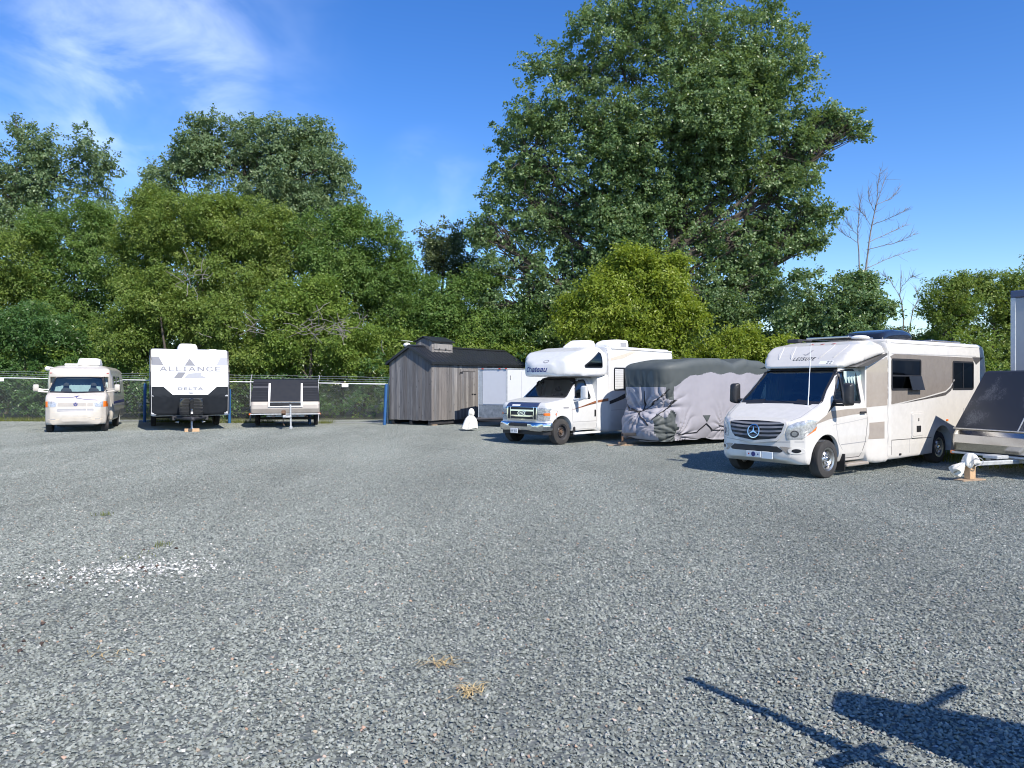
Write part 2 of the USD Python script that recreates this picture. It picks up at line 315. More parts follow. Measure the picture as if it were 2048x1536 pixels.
def tree(name, label, Y, basepx, specs, n, per, look_, L, W, clump, seed, trunk_r=0.2, stems=1, cat_='tree', group=None, gap=0.0, rough=0.16, subs=9, droop=0.5, rnd=0.8, per_limb=10, subr=(0.32, 0.55), shell=3.2, up=0.45, outw=0.5):
    r = np.random.default_rng(seed); lobes = plobes(Y, specs); bx_ = (basepx - 1024) / FPX * Y
    base = np.array([bx_, Y, 0.0]); lobes[:, :3] -= base
    C, out, S = clumps(lobes, n, r, subs=subs, rough=rough, gap=gap, seed=seed, subr=subr, shell=shell)
    keep = C[:, 2] > 0.15; C, out = C[keep], out[keep]
    t = thing(name, label, cat_, base, 0, group)
    part(t, 'trunk', limbs(np.zeros(3), lobes, C, r, trunk_r, stems, per=per_limb), 'bark', smooth=50)
    part(t, 'crown', leaves(C, out, per, clump, L, W, r, droop=droop, rnd=rnd, up=up, outw=outw), look_)
    return t
# ---------------------------------------------------------------- trees, back row first
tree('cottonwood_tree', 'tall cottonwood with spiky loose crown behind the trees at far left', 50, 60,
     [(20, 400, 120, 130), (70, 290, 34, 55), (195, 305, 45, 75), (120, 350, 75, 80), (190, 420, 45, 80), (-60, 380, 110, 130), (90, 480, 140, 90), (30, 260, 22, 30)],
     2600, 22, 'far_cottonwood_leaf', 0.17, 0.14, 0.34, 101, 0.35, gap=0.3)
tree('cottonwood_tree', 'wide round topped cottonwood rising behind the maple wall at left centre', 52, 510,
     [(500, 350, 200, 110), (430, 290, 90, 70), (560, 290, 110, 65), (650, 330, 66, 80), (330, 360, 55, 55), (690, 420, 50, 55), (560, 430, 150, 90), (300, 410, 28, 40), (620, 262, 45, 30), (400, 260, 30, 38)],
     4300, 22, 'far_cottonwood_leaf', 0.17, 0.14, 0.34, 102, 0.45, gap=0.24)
big = tree('cottonwood_tree', 'huge cottonwood towering over the recreational vehicles at right centre', 41, 1335,
     [(1340, 250, 190, 170), (1390, 40, 190, 130), (1230, 90, 120, 110), (1530, 90, 95, 110), (1110, 200, 120, 105), (1045, 300, 88, 90), (1060, 410, 100, 75), (1020, 520, 75, 70), (1090, 600, 80, 65),
      (1565, 200, 100, 95), (1600, 300, 85, 75), (1560, 390, 95, 65), (1500, 290, 110, 110), (1210, 330, 130, 120), (1190, 470, 120, 100), (1370, 430, 120, 100), (1480, 480, 100, 75), (1330, 560, 150, 70), (1210, 600, 110, 60),
      (1700, 258, 46, 34), (1650, 250, 50, 50), (1630, 425, 50, 40), (1610, 480, 52, 28), (1480, 570, 75, 60), (965, 460, 36, 40), (1440, 160, 120, 110), (1120, 560, 90, 70), (1270, 420, 120, 110), (1420, 330, 120, 110), (1400, 620, 120, 60), (1280, 650, 120, 60), (1130, 650, 100, 60), (1010, 600, 60, 50), (1570, 470, 70, 60), (1520, 540, 70, 50), (1240, 520, 110, 70)],
     13500, 24, 'cottonwood_leaf', 0.155, 0.135, 0.30, 103, 0.7, stems=5, gap=0.22, per_limb=14, rough=0.2)
tree('poplar_tree', 'greyish narrow poplar between the maple wall and the huge cottonwood', 47, 880,
     [(880, 540, 60, 80), (900, 470, 36, 40), (850, 500, 36, 40), (930, 560, 50, 60), (870, 620, 70, 70)], 1300, 22, 'grey_green_leaf', 0.15, 0.11, 0.30, 104, 0.22, gap=0.32)
tree('cottonwood_tree', 'young cottonwood below the bare dead tree, behind the white motorhome roof', 38, 1660,
     [(1660, 610, 110, 75), (1700, 560, 60, 50), (1620, 570, 50, 45), (1740, 610, 50, 60), (1590, 640, 60, 60), (1670, 680, 110, 50), (1765, 650, 34, 34)], 1900, 22, 'cottonwood_leaf', 0.15, 0.13, 0.28, 105, 0.14, gap=0.34)
tree('maple_tree', 'olive bushy maple at far right beside the tall grey trailer', 40, 1960,
     [(1960, 620, 85, 70), (1900, 610, 60, 60), (2030, 600, 90, 80), (1870, 660, 55, 50), (1960, 700, 110, 60), (1910, 560, 26, 26), (2080, 660, 110, 100), (1980, 565, 40, 30)], 2300, 26, 'olive_maple_leaf', 0.14, 0.085, 0.30, 106, 0.16, gap=0.27, stems=2)
# wall of maples behind the fence

M = dict(look_='maple_leaf', L=0.15, W=0.085, clump=0.33)
def maple(label, Y, bpx, specs, n, seed, look_='maple_leaf', per=26, **k):
    a = dict(trunk_r=0.16, stems=2, droop=0.75, rough=0.2, gap=0.26, shell=2.5, up=0.6, outw=0.55); a.update(k)
    return tree('maple_tree', label, Y, bpx, specs, n, per, look_, 0.15, 0.085, 0.36, seed, **a)
maple('leafy maple with pale yellowish crown at the left edge of the photograph', 44, -10, [(0, 520, 100, 90), (-70, 560, 100, 130), (40, 600, 90, 90), (0, 680, 110, 80)], 1700, 201, 'olive_maple_leaf')
maple('rounded green maple right of the yellowish one, below the spiky cottonwood', 45, 150, [(150, 480, 95, 80), (200, 440, 55, 50), (90, 470, 60, 60), (160, 590, 110, 90), (190, 690, 90, 70), (110, 560, 80, 70), (220, 530, 60, 60)], 3000, 202, 'deep_maple_leaf')
maple('tallest olive maple with a wide domed crown above the white travel trailer', 42, 420, [(400, 470, 150, 90), (320, 440, 80, 66), (480, 450, 110, 74), (420, 420, 70, 48), (560, 500, 80, 74), (280, 520, 80, 90), (420, 590, 160, 90)], 5400, 203, 'olive_maple_leaf')
mp204 = maple('maple with drooping leaf sprays in front of the domed one, above the travel trailer', 38, 360, [(330, 640, 100, 70), (430, 650, 90, 70), (250, 680, 80, 60), (480, 720, 80, 56), (300, 580, 70, 56)], 2900, 204, 'olive_maple_leaf')
maple('fresh green maple right of the domed one, behind the black lidded trailer', 42, 690, [(680, 500, 100, 76), (760, 490, 66, 60), (620, 470, 60, 50), (700, 590, 120, 90), (790, 560, 60, 70), (700, 440, 40, 30)], 2900, 205, 'deep_maple_leaf')
mp206 = maple('maple with pale leaf tips directly above the black lidded trailer', 38, 610, [(600, 660, 90, 66), (680, 690, 80, 56), (560, 610, 74, 60), (650, 600, 66, 50), (540, 700, 60, 46)], 2300, 206)
maple('dim maple behind the shed roof, under the greyish poplar', 41, 880, [(860, 640, 90, 66), (940, 640, 80, 66), (800, 650, 60, 60), (1000, 660, 60, 56), (900, 590, 60, 50), (960, 590, 60, 50), (1040, 640, 60, 60)], 2900, 207, 'deep_maple_leaf')
maple('low maple brushing the right end of the shed roof', 40.5, 985, [(970, 700, 70, 40), (900, 690, 66, 40), (1030, 710, 50, 40), (830, 690, 60, 44), (760, 700, 60, 60)], 1500, 208)
maple('bright yellow green maple standing before the trunk of the huge cottonwood', 34.5, 1265, [(1260, 560, 88, 62), (1200, 590, 60, 54), (1330, 580, 72, 60), (1250, 640, 120, 70), (1160, 640, 52, 54), (1370, 630, 46, 50), (1270, 520, 46, 34), (1350, 540, 34, 30), (1300, 700, 110, 50), (1190, 700, 70, 46)], 3500, 209, 'bright_maple_leaf', gap=0.12)
maple('small bright shrubby maple left of the white motorhome cap', 35, 1480, [(1480, 680, 48, 40), (1500, 720, 60, 46), (1440, 720, 50, 46), (1560, 710, 60, 40)], 1100, 210, 'bright_maple_leaf')
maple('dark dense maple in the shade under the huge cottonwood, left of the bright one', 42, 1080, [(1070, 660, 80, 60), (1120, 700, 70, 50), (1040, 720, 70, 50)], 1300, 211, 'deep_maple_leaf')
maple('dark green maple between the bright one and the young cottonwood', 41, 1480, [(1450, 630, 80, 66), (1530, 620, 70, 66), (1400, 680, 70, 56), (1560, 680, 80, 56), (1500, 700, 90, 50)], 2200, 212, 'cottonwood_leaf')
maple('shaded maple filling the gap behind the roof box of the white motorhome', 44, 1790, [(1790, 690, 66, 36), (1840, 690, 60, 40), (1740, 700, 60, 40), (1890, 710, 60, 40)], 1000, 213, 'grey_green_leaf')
maple('maple at the back of the maple wall, seen through gaps above the travel trailer', 48, 330, [(300, 540, 160, 110), (430, 620, 160, 110), (180, 620, 140, 110)], 1700, 215, per=24)
maple('maple at the back of the maple wall, seen through gaps behind the shed', 48, 720, [(700, 600, 150, 100), (850, 660, 130, 80), (580, 640, 130, 100), (1000, 700, 120, 60)], 1900, 216, per=24)
def bare_twigs(tp, Y, px, py, wx, wy, n, seed):
    r_ = np.random.default_rng(seed); o = np.array(stage.GetPrimAtPath(tp).GetAttribute('xformOp:translate').Get()); A, B = [], []
    for _ in range(n):
        p = at(px + r_.normal() * wx, py + r_.normal() * wy, Y + r_.normal() * .4) - o; d = norm(np.array([r_.normal(), r_.normal() * .5, r_.normal() * .6 + .1]))
        for _k in range(3): q = p + d * r_.uniform(.15, .4); A.append(p); B.append(q); p = q; d = norm(d + r_.normal(size=3) * .35)
    part(tp, 'bare_twigs', fast_tubes(A, B, .018, .012, 4), 'dead_wood', kind='stuff')
bare_twigs(mp206, 36.2, 655, 655, 40, 14, 46, 1); bare_twigs(mp204, 36.6, 385, 560, 22, 14, 14, 2); bare_twigs(mp206, 36.6, 480, 665, 20, 10, 10, 3)
tree('sumac_shrub', 'dark blue green feathery shrub above the beige motorhome at left', 38.5, 60, [(60, 680, 95, 66), (-20, 690, 80, 70), (120, 710, 60, 50), (40, 640, 60, 44), (0, 760, 110, 60), (110, 770, 90, 60)], 2400, 26, 'dark_shrub_leaf', 0.17, 0.075, 0.33, 214, 0.1, stems=3, cat_='shrub', droop=0.8)
r = np.random.default_rng(300)
# undergrowth behind the fence: one leafy mass
def thicket(n, seed, hmin, hvar, look_, label, y0, depth, L=0.16, W=0.085, x0=-32, x1=34, per=22):
    r = np.random.default_rng(seed)
    xs = r.uniform(x0, x1, n); ys = y0 + r.uniform(0, 1, n) ** 1.5 * depth
    hz = hmin + hvar * meshkit.noise(np.stack([xs * 0.55, ys * 0.55, xs * 0], -1), seed) ** 1.5 + (ys - y0) * 0.2
    zs = hz * r.uniform(0, 1, n) ** 0.5
    zs *= 0.8 + 0.4 * meshkit.noise(np.stack([xs * 1.3, ys * 1.3, zs * 1.3], -1), seed + 1)
    C = np.stack([xs, ys, zs], -1); C = C[meshkit.noise(C * 0.8, seed + 2) > 0.3]; o = norm(np.stack([r.normal(size=len(C)) * 0.3, -np.ones(len(C)) * 0.8, np.full(len(C), 0.5)], -1))
    solo('undergrowth', leaves(C, o, per, 0.34, L, W, r, droop=0.6), look_, label, 'undergrowth', kind='stuff')
thicket(3000, 31, 0.9, 3.4, 'dark_shrub_leaf', 'tangled dark green undergrowth right behind the chain link fence', 36.9, 5.0)
thicket(4200, 37, 1.4, 5.5, 'maple_leaf', 'lighter green saplings and vines growing behind the chain link fence', 37.6, 5.0)
xs = r.uniform(-50, 60, 9000); ys = r.uniform(50, 62, 9000); zs = r.uniform(0, 1, 9000) ** 0.7 * (4.2 + 1.6 * meshkit.noise(np.stack([xs * 0.2, ys * 0.2, xs * 0], -1), 9))
solo('far_woodland', leaves(np.stack([xs, ys, zs], -1), norm(np.stack([xs * 0, xs * 0 - 1, xs * 0 + 0.5], -1)), 12, 0.5, 0.26, 0.17, r), 'grey_green_leaf', 'low woodland behind the row of trees', 'woodland', kind='stuff')
# dead tree
def dead_tree(label, basepx, Y, tips, seed, fork=None):
    r = np.random.default_rng(seed); base = np.array([(basepx - 1024) / FPX * Y, Y, 0.0]); t = thing('dead_tree', label, 'tree', base)
    trunk, br = [], []
    for path, r0 in tips:
        P = np.array([at(px, py, Y + dy) for px, py, dy in path]) - base; n = len(P)
        P = np.array([[np.interp(k, range(n), P[:, c]) for c in range(3)] for k in np.linspace(0, n - 1, n * 4)]); P += r.normal(size=P.shape) * 0.012
        R = np.linspace(r0 * .8, 0.008, len(P)); (trunk if r0 > 0.05 else br).append(tube(P, R, 6))
        for k in range(3 if r0 < 0.05 else 5, len(P) - 1):
            for _ in range(3):
                d = norm(P[k + 1] - P[k]) if k + 1 < len(P) else np.array([0, 0, 1.0]); s = norm(d + r.normal(size=3) * 0.55 + [0, 0, 0.25]); l = r.uniform(0.25, 0.9) * (1.0 if r0 > 0.05 else 0.7)
                e1 = P[k] + s * l * 0.5; e2 = e1 + norm(s + [0, 0, 0.25] + r.normal(size=3) * 0.15) * l * 0.6; br.append(tube([P[k], e1, e2], [0.009, 0.007, 0.004], 4))
    part(t, 'trunk', cat(trunk), 'dead_wood', smooth=60); part(t, 'branches', cat(br), 'dead_wood')
dead_tree('tall bare dead tree standing against the sky right of the huge cottonwood', 1722, 43,
     [([(1722, 770, 0), (1724, 600, 0), (1740, 470, 0), (1752, 410, 0), (1775, 345, 0)], 0.085), ([(1722, 600, 0), (1716, 480, .3), (1718, 420, .4), (1722, 390, .4)], 0.055),
      ([(1752, 420, 0), (1756, 370, -.3), (1762, 335, -.4)], 0.03), ([(1735, 485, 0), (1780, 465, .6), (1818, 448, .9)], 0.028), ([(1745, 450, 0), (1790, 432, -.6), (1820, 415, -.8)], 0.026), ([(1733, 500, 0), (1790, 486, -.5), (1836, 466, -.9)], 0.028),
      ([(1728, 540, 0), (1780, 515, .5), (1836, 498, .8)], 0.028), ([(1716, 485, .3), (1690, 470, .5), (1666, 450, .7)], 0.024), ([(1717, 470, .3), (1700, 455, 0), (1692, 435, -.3)], 0.024), ([(1750, 425, 0), (1738, 400, .4), (1736, 375, .5)], 0.022), ([(1752, 410, 0), (1785, 395, .3), (1800, 375, .5)], 0.024), ([(1741, 450, 0), (1728, 430, -.4), (1718, 418, -.6)], 0.02)], 401)
dead_tree('small bare forked dead tree behind the black roof box of the white motorhome', 1805, 43,
     [([(1806, 770, 0), (1807, 630, 0), (1800, 590, 0), (1802, 550, 0)], 0.06), ([(1812, 700, 0), (1825, 620, .2), (1838, 600, .3), (1830, 575, .4)], 0.04), ([(1803, 600, 0), (1780, 560, .3), (1765, 550, .5)], 0.024), ([(1802, 575, 0), (1820, 555, -.3), (1830, 553, -.4)], 0.02)], 402)
# ---------------------------------------------------------------- helpers for vehicles and other built things
plain('white_paint', (0.585, 0.59, 0.585), 0.32, var=0.02, coat=0.3, dirt=0.04, dirtcol=(0.50, 0.47, 0.42))
plain('warm_white_paint', (0.565, 0.548, 0.515), 0.30, var=0.02, coat=0.4, dirt=0.035, dirtcol=(0.45, 0.41, 0.35))
plain('cream_paint', (0.49, 0.455, 0.40), 0.30, var=0.04, coat=0.5, dirt=0.12, dirtcol=(0.40, 0.35, 0.29))
plain('tan_paint', (0.20, 0.175, 0.15), 0.30, var=0.03, coat=0.5)
plain('pale_tan_paint', (0.31, 0.272, 0.232), 0.30, var=0.03, coat=0.5)
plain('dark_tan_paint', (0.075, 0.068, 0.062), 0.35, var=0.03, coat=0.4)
plain('panel_white', (0.56, 0.575, 0.61), 0.55, var=0.02, spec=0.3, dirt=0.04, dirtcol=(0.5, 0.5, 0.48))
plain('silver_print', (0.20, 0.205, 0.225), 0.7, var=0.05, spec=0.2)
plain('pale_silver_print', (0.33, 0.34, 0.37), 0.7, var=0.05, spec=0.2)
plain('graphite_paint', (0.010, 0.012, 0.016), 0.4, var=0.1, spec=0.35)
plain('black_plastic', (0.018, 0.018, 0.020), 0.45, var=0.15)
plain('black_gloss', (0.012, 0.013, 0.016), 0.12, var=0.1, coat=0.6)
plain('rubber', (0.030, 0.029, 0.029), 0.85, var=0.2, scale=20, dirt=0.5, dirtcol=(0.10, 0.095, 0.085))
plain('chrome', (0.75, 0.76, 0.78), 0.12, 1.0, var=0.03)
plain('brushed_metal', (0.60, 0.59, 0.57), 0.32, 1.0, var=0.08, scale=12)
plain('polished_band', (0.50, 0.49, 0.47), 0.17, 1.0, var=0.05, scale=3, dirt=0.2, dirtcol=(0.35, 0.31, 0.27))
plain('galvanised', (0.50, 0.52, 0.53), 0.55, 0.45, var=0.12, scale=14)
plain('white_rail', (0.74, 0.74, 0.72), 0.5, var=0.06)
plain('steel_dark', (0.05, 0.05, 0.055), 0.6, 0.4, var=0.25)
plain('rusty_steel', (0.14, 0.09, 0.06), 0.85, 0.2, var=0.4, scale=18)
plain('red_lens', (0.45, 0.03, 0.02), 0.2, coat=0.6)
plain('amber_lens', (0.75, 0.17, 0.02), 0.2, coat=0.6)
plain('lamp_glass', (0.42, 0.43, 0.43), 0.2, 0.35, var=0.35, scale=22, coat=0.8)
plain('lamp_dark', (0.05, 0.055, 0.06), 0.12, var=0.2, coat=0.8)
plain('navy_print', (0.03, 0.035, 0.16), 0.4)
plain('navy_paint', (0.035, 0.05, 0.11), 0.3, coat=0.4)
plain('black_print', (0.02, 0.02, 0.022), 0.4)
plain('grey_print', (0.28, 0.28, 0.29), 0.4)
plain('brown_print', (0.22, 0.09, 0.045), 0.4)
plain('beige_print', (0.55, 0.49, 0.40), 0.45)
plain('seat_cloth', (0.06, 0.062, 0.068), 0.9, var=0.15)
plain('cab_trim', (0.035, 0.037, 0.042), 0.7, var=0.1)
plain('curtain_cloth', (0.45, 0.55, 0.52), 0.9, var=0.1, scale=9)
plain('dim_curtain', (0.48, 0.60, 0.64), 0.9, var=0.1, scale=9)
plain('blind', (0.52, 0.53, 0.53), 0.6, var=0.05)
plain('timber', (0.50, 0.33, 0.19), 0.8, var=0.18, scale=14)
plain('old_timber', (0.30, 0.22, 0.15), 0.85, var=0.25, scale=14)
plain('blue_steel', (0.022, 0.095, 0.25), 0.5, var=0.12)
plain('tarp_white', (0.68, 0.66, 0.60), 0.8, var=0.12, scale=8, bump=0.5, bscale=14)
plain('roof_white', (0.74, 0.73, 0.70), 0.5, var=0.05, dirt=0.25, dirtcol=(0.4, 0.38, 0.34))
plain('plate_white', (0.75, 0.76, 0.76), 0.4)
look('window_glass', {'t': ('transparent_bsdf', {'color': (0.80, 0.90, 0.90)}), 'gl': ('glossy_bsdf', {'roughness': 0.015, 'color': (0.95, 0.97, 1.0)}), 'f': ('fresnel', {'IOR': 2.15}), 'x': ('mix_closure', {})},
     [('f.fac', 'x.fac'), ('t.BSDF', 'x.closure1'), ('gl.BSDF', 'x.closure2')], 'x.closure')
look('tinted_glass', {'t': ('transparent_bsdf', {'color': (0.07, 0.085, 0.09)}), 'gl': ('glossy_bsdf', {'roughness': 0.02, 'color': (0.9, 0.95, 1.0)}), 'f': ('fresnel', {'IOR': 1.6}), 'x': ('mix_closure', {})},
     [('f.fac', 'x.fac'), ('t.BSDF', 'x.closure1'), ('gl.BSDF', 'x.closure2')], 'x.closure')

def CS(poly):
    rings = []
    for g in getattr(poly, 'geoms', [poly]):
        rings.append(np.array(g.exterior.coords)[:-1]); rings += [np.array(h.coords)[:-1] for h in g.interiors]
    return m3.CrossSection(rings, m3.FillRule.EvenOdd)
def rnd(pts, r=0.03, r2=None):
    p = pts if isinstance(pts, Polygon) else Polygon(pts)
    q = p.buffer(-r, quad_segs=6).buffer(r, quad_segs=6)
    if r2: q = q.buffer(r2, quad_segs=6).buffer(-r2, quad_segs=6)
    return q
def sym(half): return Polygon(list(half) + [(-a, b) for a, b in reversed(half)])
def ext_xz(poly, y0, y1):
    return CS(poly).extrude(y1 - y0).transform(np.array([[1, 0, 0, 0], [0, 0, 1, y0], [0, 1, 0, 0]], float)) if False else CS(poly).extrude(y1 - y0).rotate([90, 0, 0]).translate([0, y1, 0])
def ext_yz(poly, x0, x1): return CS(poly).extrude(x1 - x0).transform(np.array([[0, 0, 1, x0], [1, 0, 0, 0], [0, 1, 0, 0]], float))
def ext_xy(poly, z0, z1): return CS(poly).extrude(z1 - z0).translate([0, 0, z0])
def soften(m, edge=0.06, it=6, lam=0.5):
    t = tm(m.refine_to_length(edge)); t.merge_vertices()
    if it: trimesh.smoothing.filter_laplacian(t, lamb=lam, iterations=it, volume_constraint=False)
    return t
def man(t): 
    t = trimesh.Trimesh(t.vertices, t.faces, process=True)
    return m3.Manifold(m3.Mesh(np.asarray(t.vertices, np.float32), np.asarray(t.faces, np.uint32)))
AX = {'left': (1, 1, (0, 2)), 'right': (1, -1, (0, 2)), 'front': (0, 1, (1, 2)), 'rear': (0, -1, (1, 2)), 'top': (2, 1, (0, 1))}
def tri2d(poly, size):
    V, Fc, off = [], [], 0
    for g in getattr(poly, 'geoms', [poly]):
        if g.is_empty or g.area < 1e-9: continue
        v, f = trimesh.creation.triangulate_polygon(g, engine='earcut')
        v3, f3 = trimesh.remesh.subdivide_to_size(np.column_stack([v, np.zeros(len(v))]), f, size, max_iter=12)
        V.append(v3); Fc.append(f3 + off); off += len(v3)
    t = trimesh.Trimesh(np.vstack(V), np.vstack(Fc), process=False); t.merge_vertices(); return t
def decal(body, poly, axis, off=0.004, th=0.006, size=0.12, sheet=False):
    """a thin solid of outline poly laid on the body as seen along an axis (left, right, front, rear or top)"""
    k, sg, (a, b) = AX[axis]; t = tri2d(poly, size); n = len(t.vertices)
    o = np.zeros((n, 3)); o[:, a], o[:, b] = t.vertices[:, 0], t.vertices[:, 1]; o[:, k] = sg * 50; d = np.zeros((n, 3)); d[:, k] = -sg
    if isinstance(body, (int, float)): hit = np.full(n, float(body))
    else:
        loc, ri, _ = body.ray.intersects_location(o, d, multiple_hits=False); hit = np.full(n, np.nan); hit[ri] = loc[:, k]
        bad = np.isnan(hit)
        if bad.all(): raise ValueError('decal misses its body')
        if bad.any():
            from scipy.spatial import cKDTree
            hit[bad] = hit[~bad][cKDTree(t.vertices[~bad, :2]).query(t.vertices[bad, :2])[1]]
    top, bot = o.copy(), o.copy(); top[:, k] = hit + sg * off; bot[:, k] = hit + sg * (off - th)
    if sheet:
        m = trimesh.Trimesh(top, np.asarray(t.faces), process=False)
        if (m.face_normals[:, k] * sg).sum() < 0: m.invert()
        return m
    f = np.asarray(t.faces); e = np.sort(t.edges, 1); u, c = np.unique(e, axis=0, return_counts=True); bd = {tuple(x) for x in u[c == 1]}
    sides = []
    for p, q in t.edges:
        if tuple(sorted((p, q))) in bd: sides += [[p, p + n, q + n], [p, q + n, q]]
    m = trimesh.Trimesh(np.vstack([top, bot]), np.vstack([f, f[:, ::-1] + n, np.array(sides)]), process=False)
    m.fix_normals() if len(m.faces) < 1 else None
    nrm = m.face_normals[:len(f)]
    if (nrm[:, k] * sg).sum() < 0: m.invert()
    return m
def line2(pts, w, cap=2): return LineString(pts).buffer(w / 2, cap_style=cap)
def rrect(x0, x1, z0, z1, r=0.04): return sbox(x0 + r, z0 + r, x1 - r, z1 - r).buffer(r, quad_segs=6)
def ell(x, z, a, b): return affinity.scale(Point(x, z).buffer(1, quad_segs=10), a, b)
_font = {}
def text_poly(text, h, bold=True, shear=0.0, widen=1.0, name='Inter.woff2', track=0.0):
    """lettering as an outline in 2-D, reading along +x, capitals h tall"""
    from PIL import Image, ImageDraw, ImageFont
    f = _font.setdefault(name, ImageFont.truetype(sorted(glob.glob('/opt/blender-*/*/datafiles/fonts/' + name))[0], 96))
    x, out = 0.0, []
    for ch in text:
        w = f.getlength(ch)
        if ch != ' ':
            x0, y0, x1, y1 = f.getbbox(ch, anchor='ls', stroke_width=2 * bold)
            im = Image.new('L', (int(x1 - x0 + 8), int(y1 - y0 + 8))); ImageDraw.Draw(im).text((4 - x0, 4 - y0), ch, 255, f, anchor='ls', stroke_width=2 * bold)
            on = np.pad(np.asarray(im) > 127, ((0, 0), (1, 1))).astype(np.int8); rows, st = np.nonzero(np.diff(on, axis=1) == 1); en = np.nonzero(np.diff(on, axis=1) == -1)[1]
            g = union_all(vbox(st, -rows - 1, en, -rows)).buffer(0.6).buffer(-0.6).simplify(0.9)
            out.append(affinity.translate(g, x0 - 4 + x, 4 - y0 - 0))
        x += w + track * 70
    s = h / 70.0; g = union_all(out); g = affinity.affine_transform(g, [s * widen, s * shear, 0, s, 0, 0]); b = g.bounds
    return affinity.translate(g, -(b[0] + b[2]) / 2, 0)
def place2(poly, x, z, flip=False): 
    if flip: poly = affinity.scale(poly, -1, 1, origin=(0, 0))
    return affinity.translate(poly, x, z)
def lathe(prof, n=28, axis='y'):
    """revolved profile of (radius, height) round the y axis"""
    t = trimesh.creation.revolve(np.array(prof, float), sections=n)
    if axis == 'y': t.apply_transform(trimesh.transformations.rotation_matrix(-math.pi / 2, [1, 0, 0]))
    return t
def wheel(v, loc, R, w, side, rim_r, style='steel', dual=False):
    """a wheel of tyre, rim and hub under vehicle v; side +1 shows its face towards +y"""
    x, y, z = loc; wp = str(UsdGeom.Xform.Define(stage, numbered(v + '/wheel')).GetPath()); UsdGeom.Xform.Get(stage, wp).AddTranslateOp().Set(Gf.Vec3d(x, y, z))
    h = w / 2; s = side
    prof = [(rim_r, -h * .8), (rim_r + .02, -h), (R - .06, -h), (R - .015, -h * .86), (R, -h * .6), (R, h * .6), (R - .015, h * .86), (R - .06, h), (rim_r + .02, h), (rim_r, h * .8), (rim_r, -h * .8)]
    ty = lathe(prof, 40)
    gro = [lathe([(R - 0.002, g - .006), (R + 0.003, g - .006), (R + 0.003, g + .006), (R - 0.002, g + .006)], 40) for g in (-h * .4, -h * .13, h * .13, h * .4)]
    part(wp, 'tyre', cat(ty, gro), 'rubber', smooth=35)
    d = h * 0.55 if style != 'steel' else h * 0.35
    disc = lathe([(0.0, d), (rim_r * .45, d), (rim_r * .6, d + .03), (rim_r * .86, d - .02), (rim_r * .9, h * .85), (rim_r + .012, h * .95), (rim_r + .012, h * .8), (rim_r * .95, -h * .5), (0, -h * .5)], 36)
    holes = []
    nh = 8 if style == 'steel' else 6
    dm = man(disc) if s > 0 else man(disc).mirror([0, 1, 0])
    for k in range(nh):
        a = 2 * math.pi * (k + .5) / nh; c = m3.Manifold.cylinder(0.5, rim_r * (.085 if style == 'steel' else .14), -1, 12, True).scale([1.0, 1.5, 1]).rotate([90, 0, 0])
        dm = dm - c.rotate([0, math.degrees(a), 0]).translate([math.cos(a) * rim_r * .72, (d) * s, -math.sin(a) * rim_r * .72])
    part(wp, 'rim', tm(dm), 'brushed_metal' if style != 'steel' else 'steel_dark', smooth=30)
    hub = lathe([(0.0, d + .055), (rim_r * .2, d + .05), (rim_r * .27, d + .01), (rim_r * .27, d - .02)], 20); nuts = [tm(m3.Manifold.cylinder(.035, .013, -1, 6).rotate([-90, 0, 0]).translate([math.cos(a) * rim_r * .4, d - .005, math.sin(a) * rim_r * .4])) for a in np.arange(6 if style != 'steel' else 8) * 2 * math.pi / (6 if style != 'steel' else 8)]
    hb = cat(hub, nuts)
    if s < 0: hb.apply_transform(np.diag([1, -1, 1, 1])); hb.invert()
    part(wp, 'hub', hb, 'chrome' if style != 'steel' else 'rusty_steel', smooth=35)
def heading(back_deg):
    a = math.radians(back_deg); return math.degrees(math.atan2(-math.cos(a), -math.sin(a)))
def sub(parent, name): return parent + '/' + name
def window(v, body, poly, axis, frame=0.035, glass='tinted_glass', framemat='black_plastic', off=0.006, mull=None):
    f = decal(body, poly.difference(poly.buffer(-frame)), axis, off + .006, .02); w = part(v, 'window', f, framemat)
    part(w, 'pane', decal(body, poly.buffer(-frame * .9), axis, off - .002, .005, sheet=True), glass)
    if mull is not None: part(w, 'mullion', decal(body, mull, axis, off + .004, .01), framemat)
    return w
def roof_box(x0, x1, y0, y1, z0, z1, inset=0.06, r=0.05):
    a = m3.Manifold.hull_points(np.array([[x, y, z0] for x in (x0, x1) for y in (y0, y1)] + [[x, y, z0 + (z1 - z0) * .55] for x in (x0, x1) for y in (y0, y1)] + [[x, y, z1] for x in (x0 + inset, x1 - inset) for y in (y0 + inset, y1 - inset)], float))
    return soften(a, 0.08, 4)
# ---------------------------------------------------------------- white motorhome on a van cab (nearest vehicle)
MH = thing('motorhome', 'white and tan van based motorhome with the lettering LEISURE, nearest vehicle on the right', 'motorhome', (5.2593, 14.6875, 0), heading(53))
side_cab = rnd([(.60, .27), (.80, .36), (.86, .50), (.86, .66), (.82, .95), (.76, 1.05), (.60, 1.12), (.06, 1.385), (-.73, 2.07), (-1.0, 2.12), (-1.62, 2.12), (-1.62, .27)], .05)
front_cab = rnd(sym([(.88, .25), (.95, .42), (.975, .75), (.975, 1.12), (.945, 1.40), (.83, 2.06), (.78, 2.12)]), .06)
plan_cab = rnd(sym([(a, b) for b, a in [(.86, 0), (.84, .40), (.76, .70), (.58, .90), (.30, .965), (-.2, .98), (-1.62, .98)]]).buffer(0), .05)
plan_cab = affinity.affine_transform(plan_cab, [0, 1, 1, 0, 0, 0])
cab0 = ext_xz(side_cab, -1.2, 1.2) ^ ext_yz(front_cab, -2, 1.2) ^ ext_xy(plan_cab, 0, 2.4)
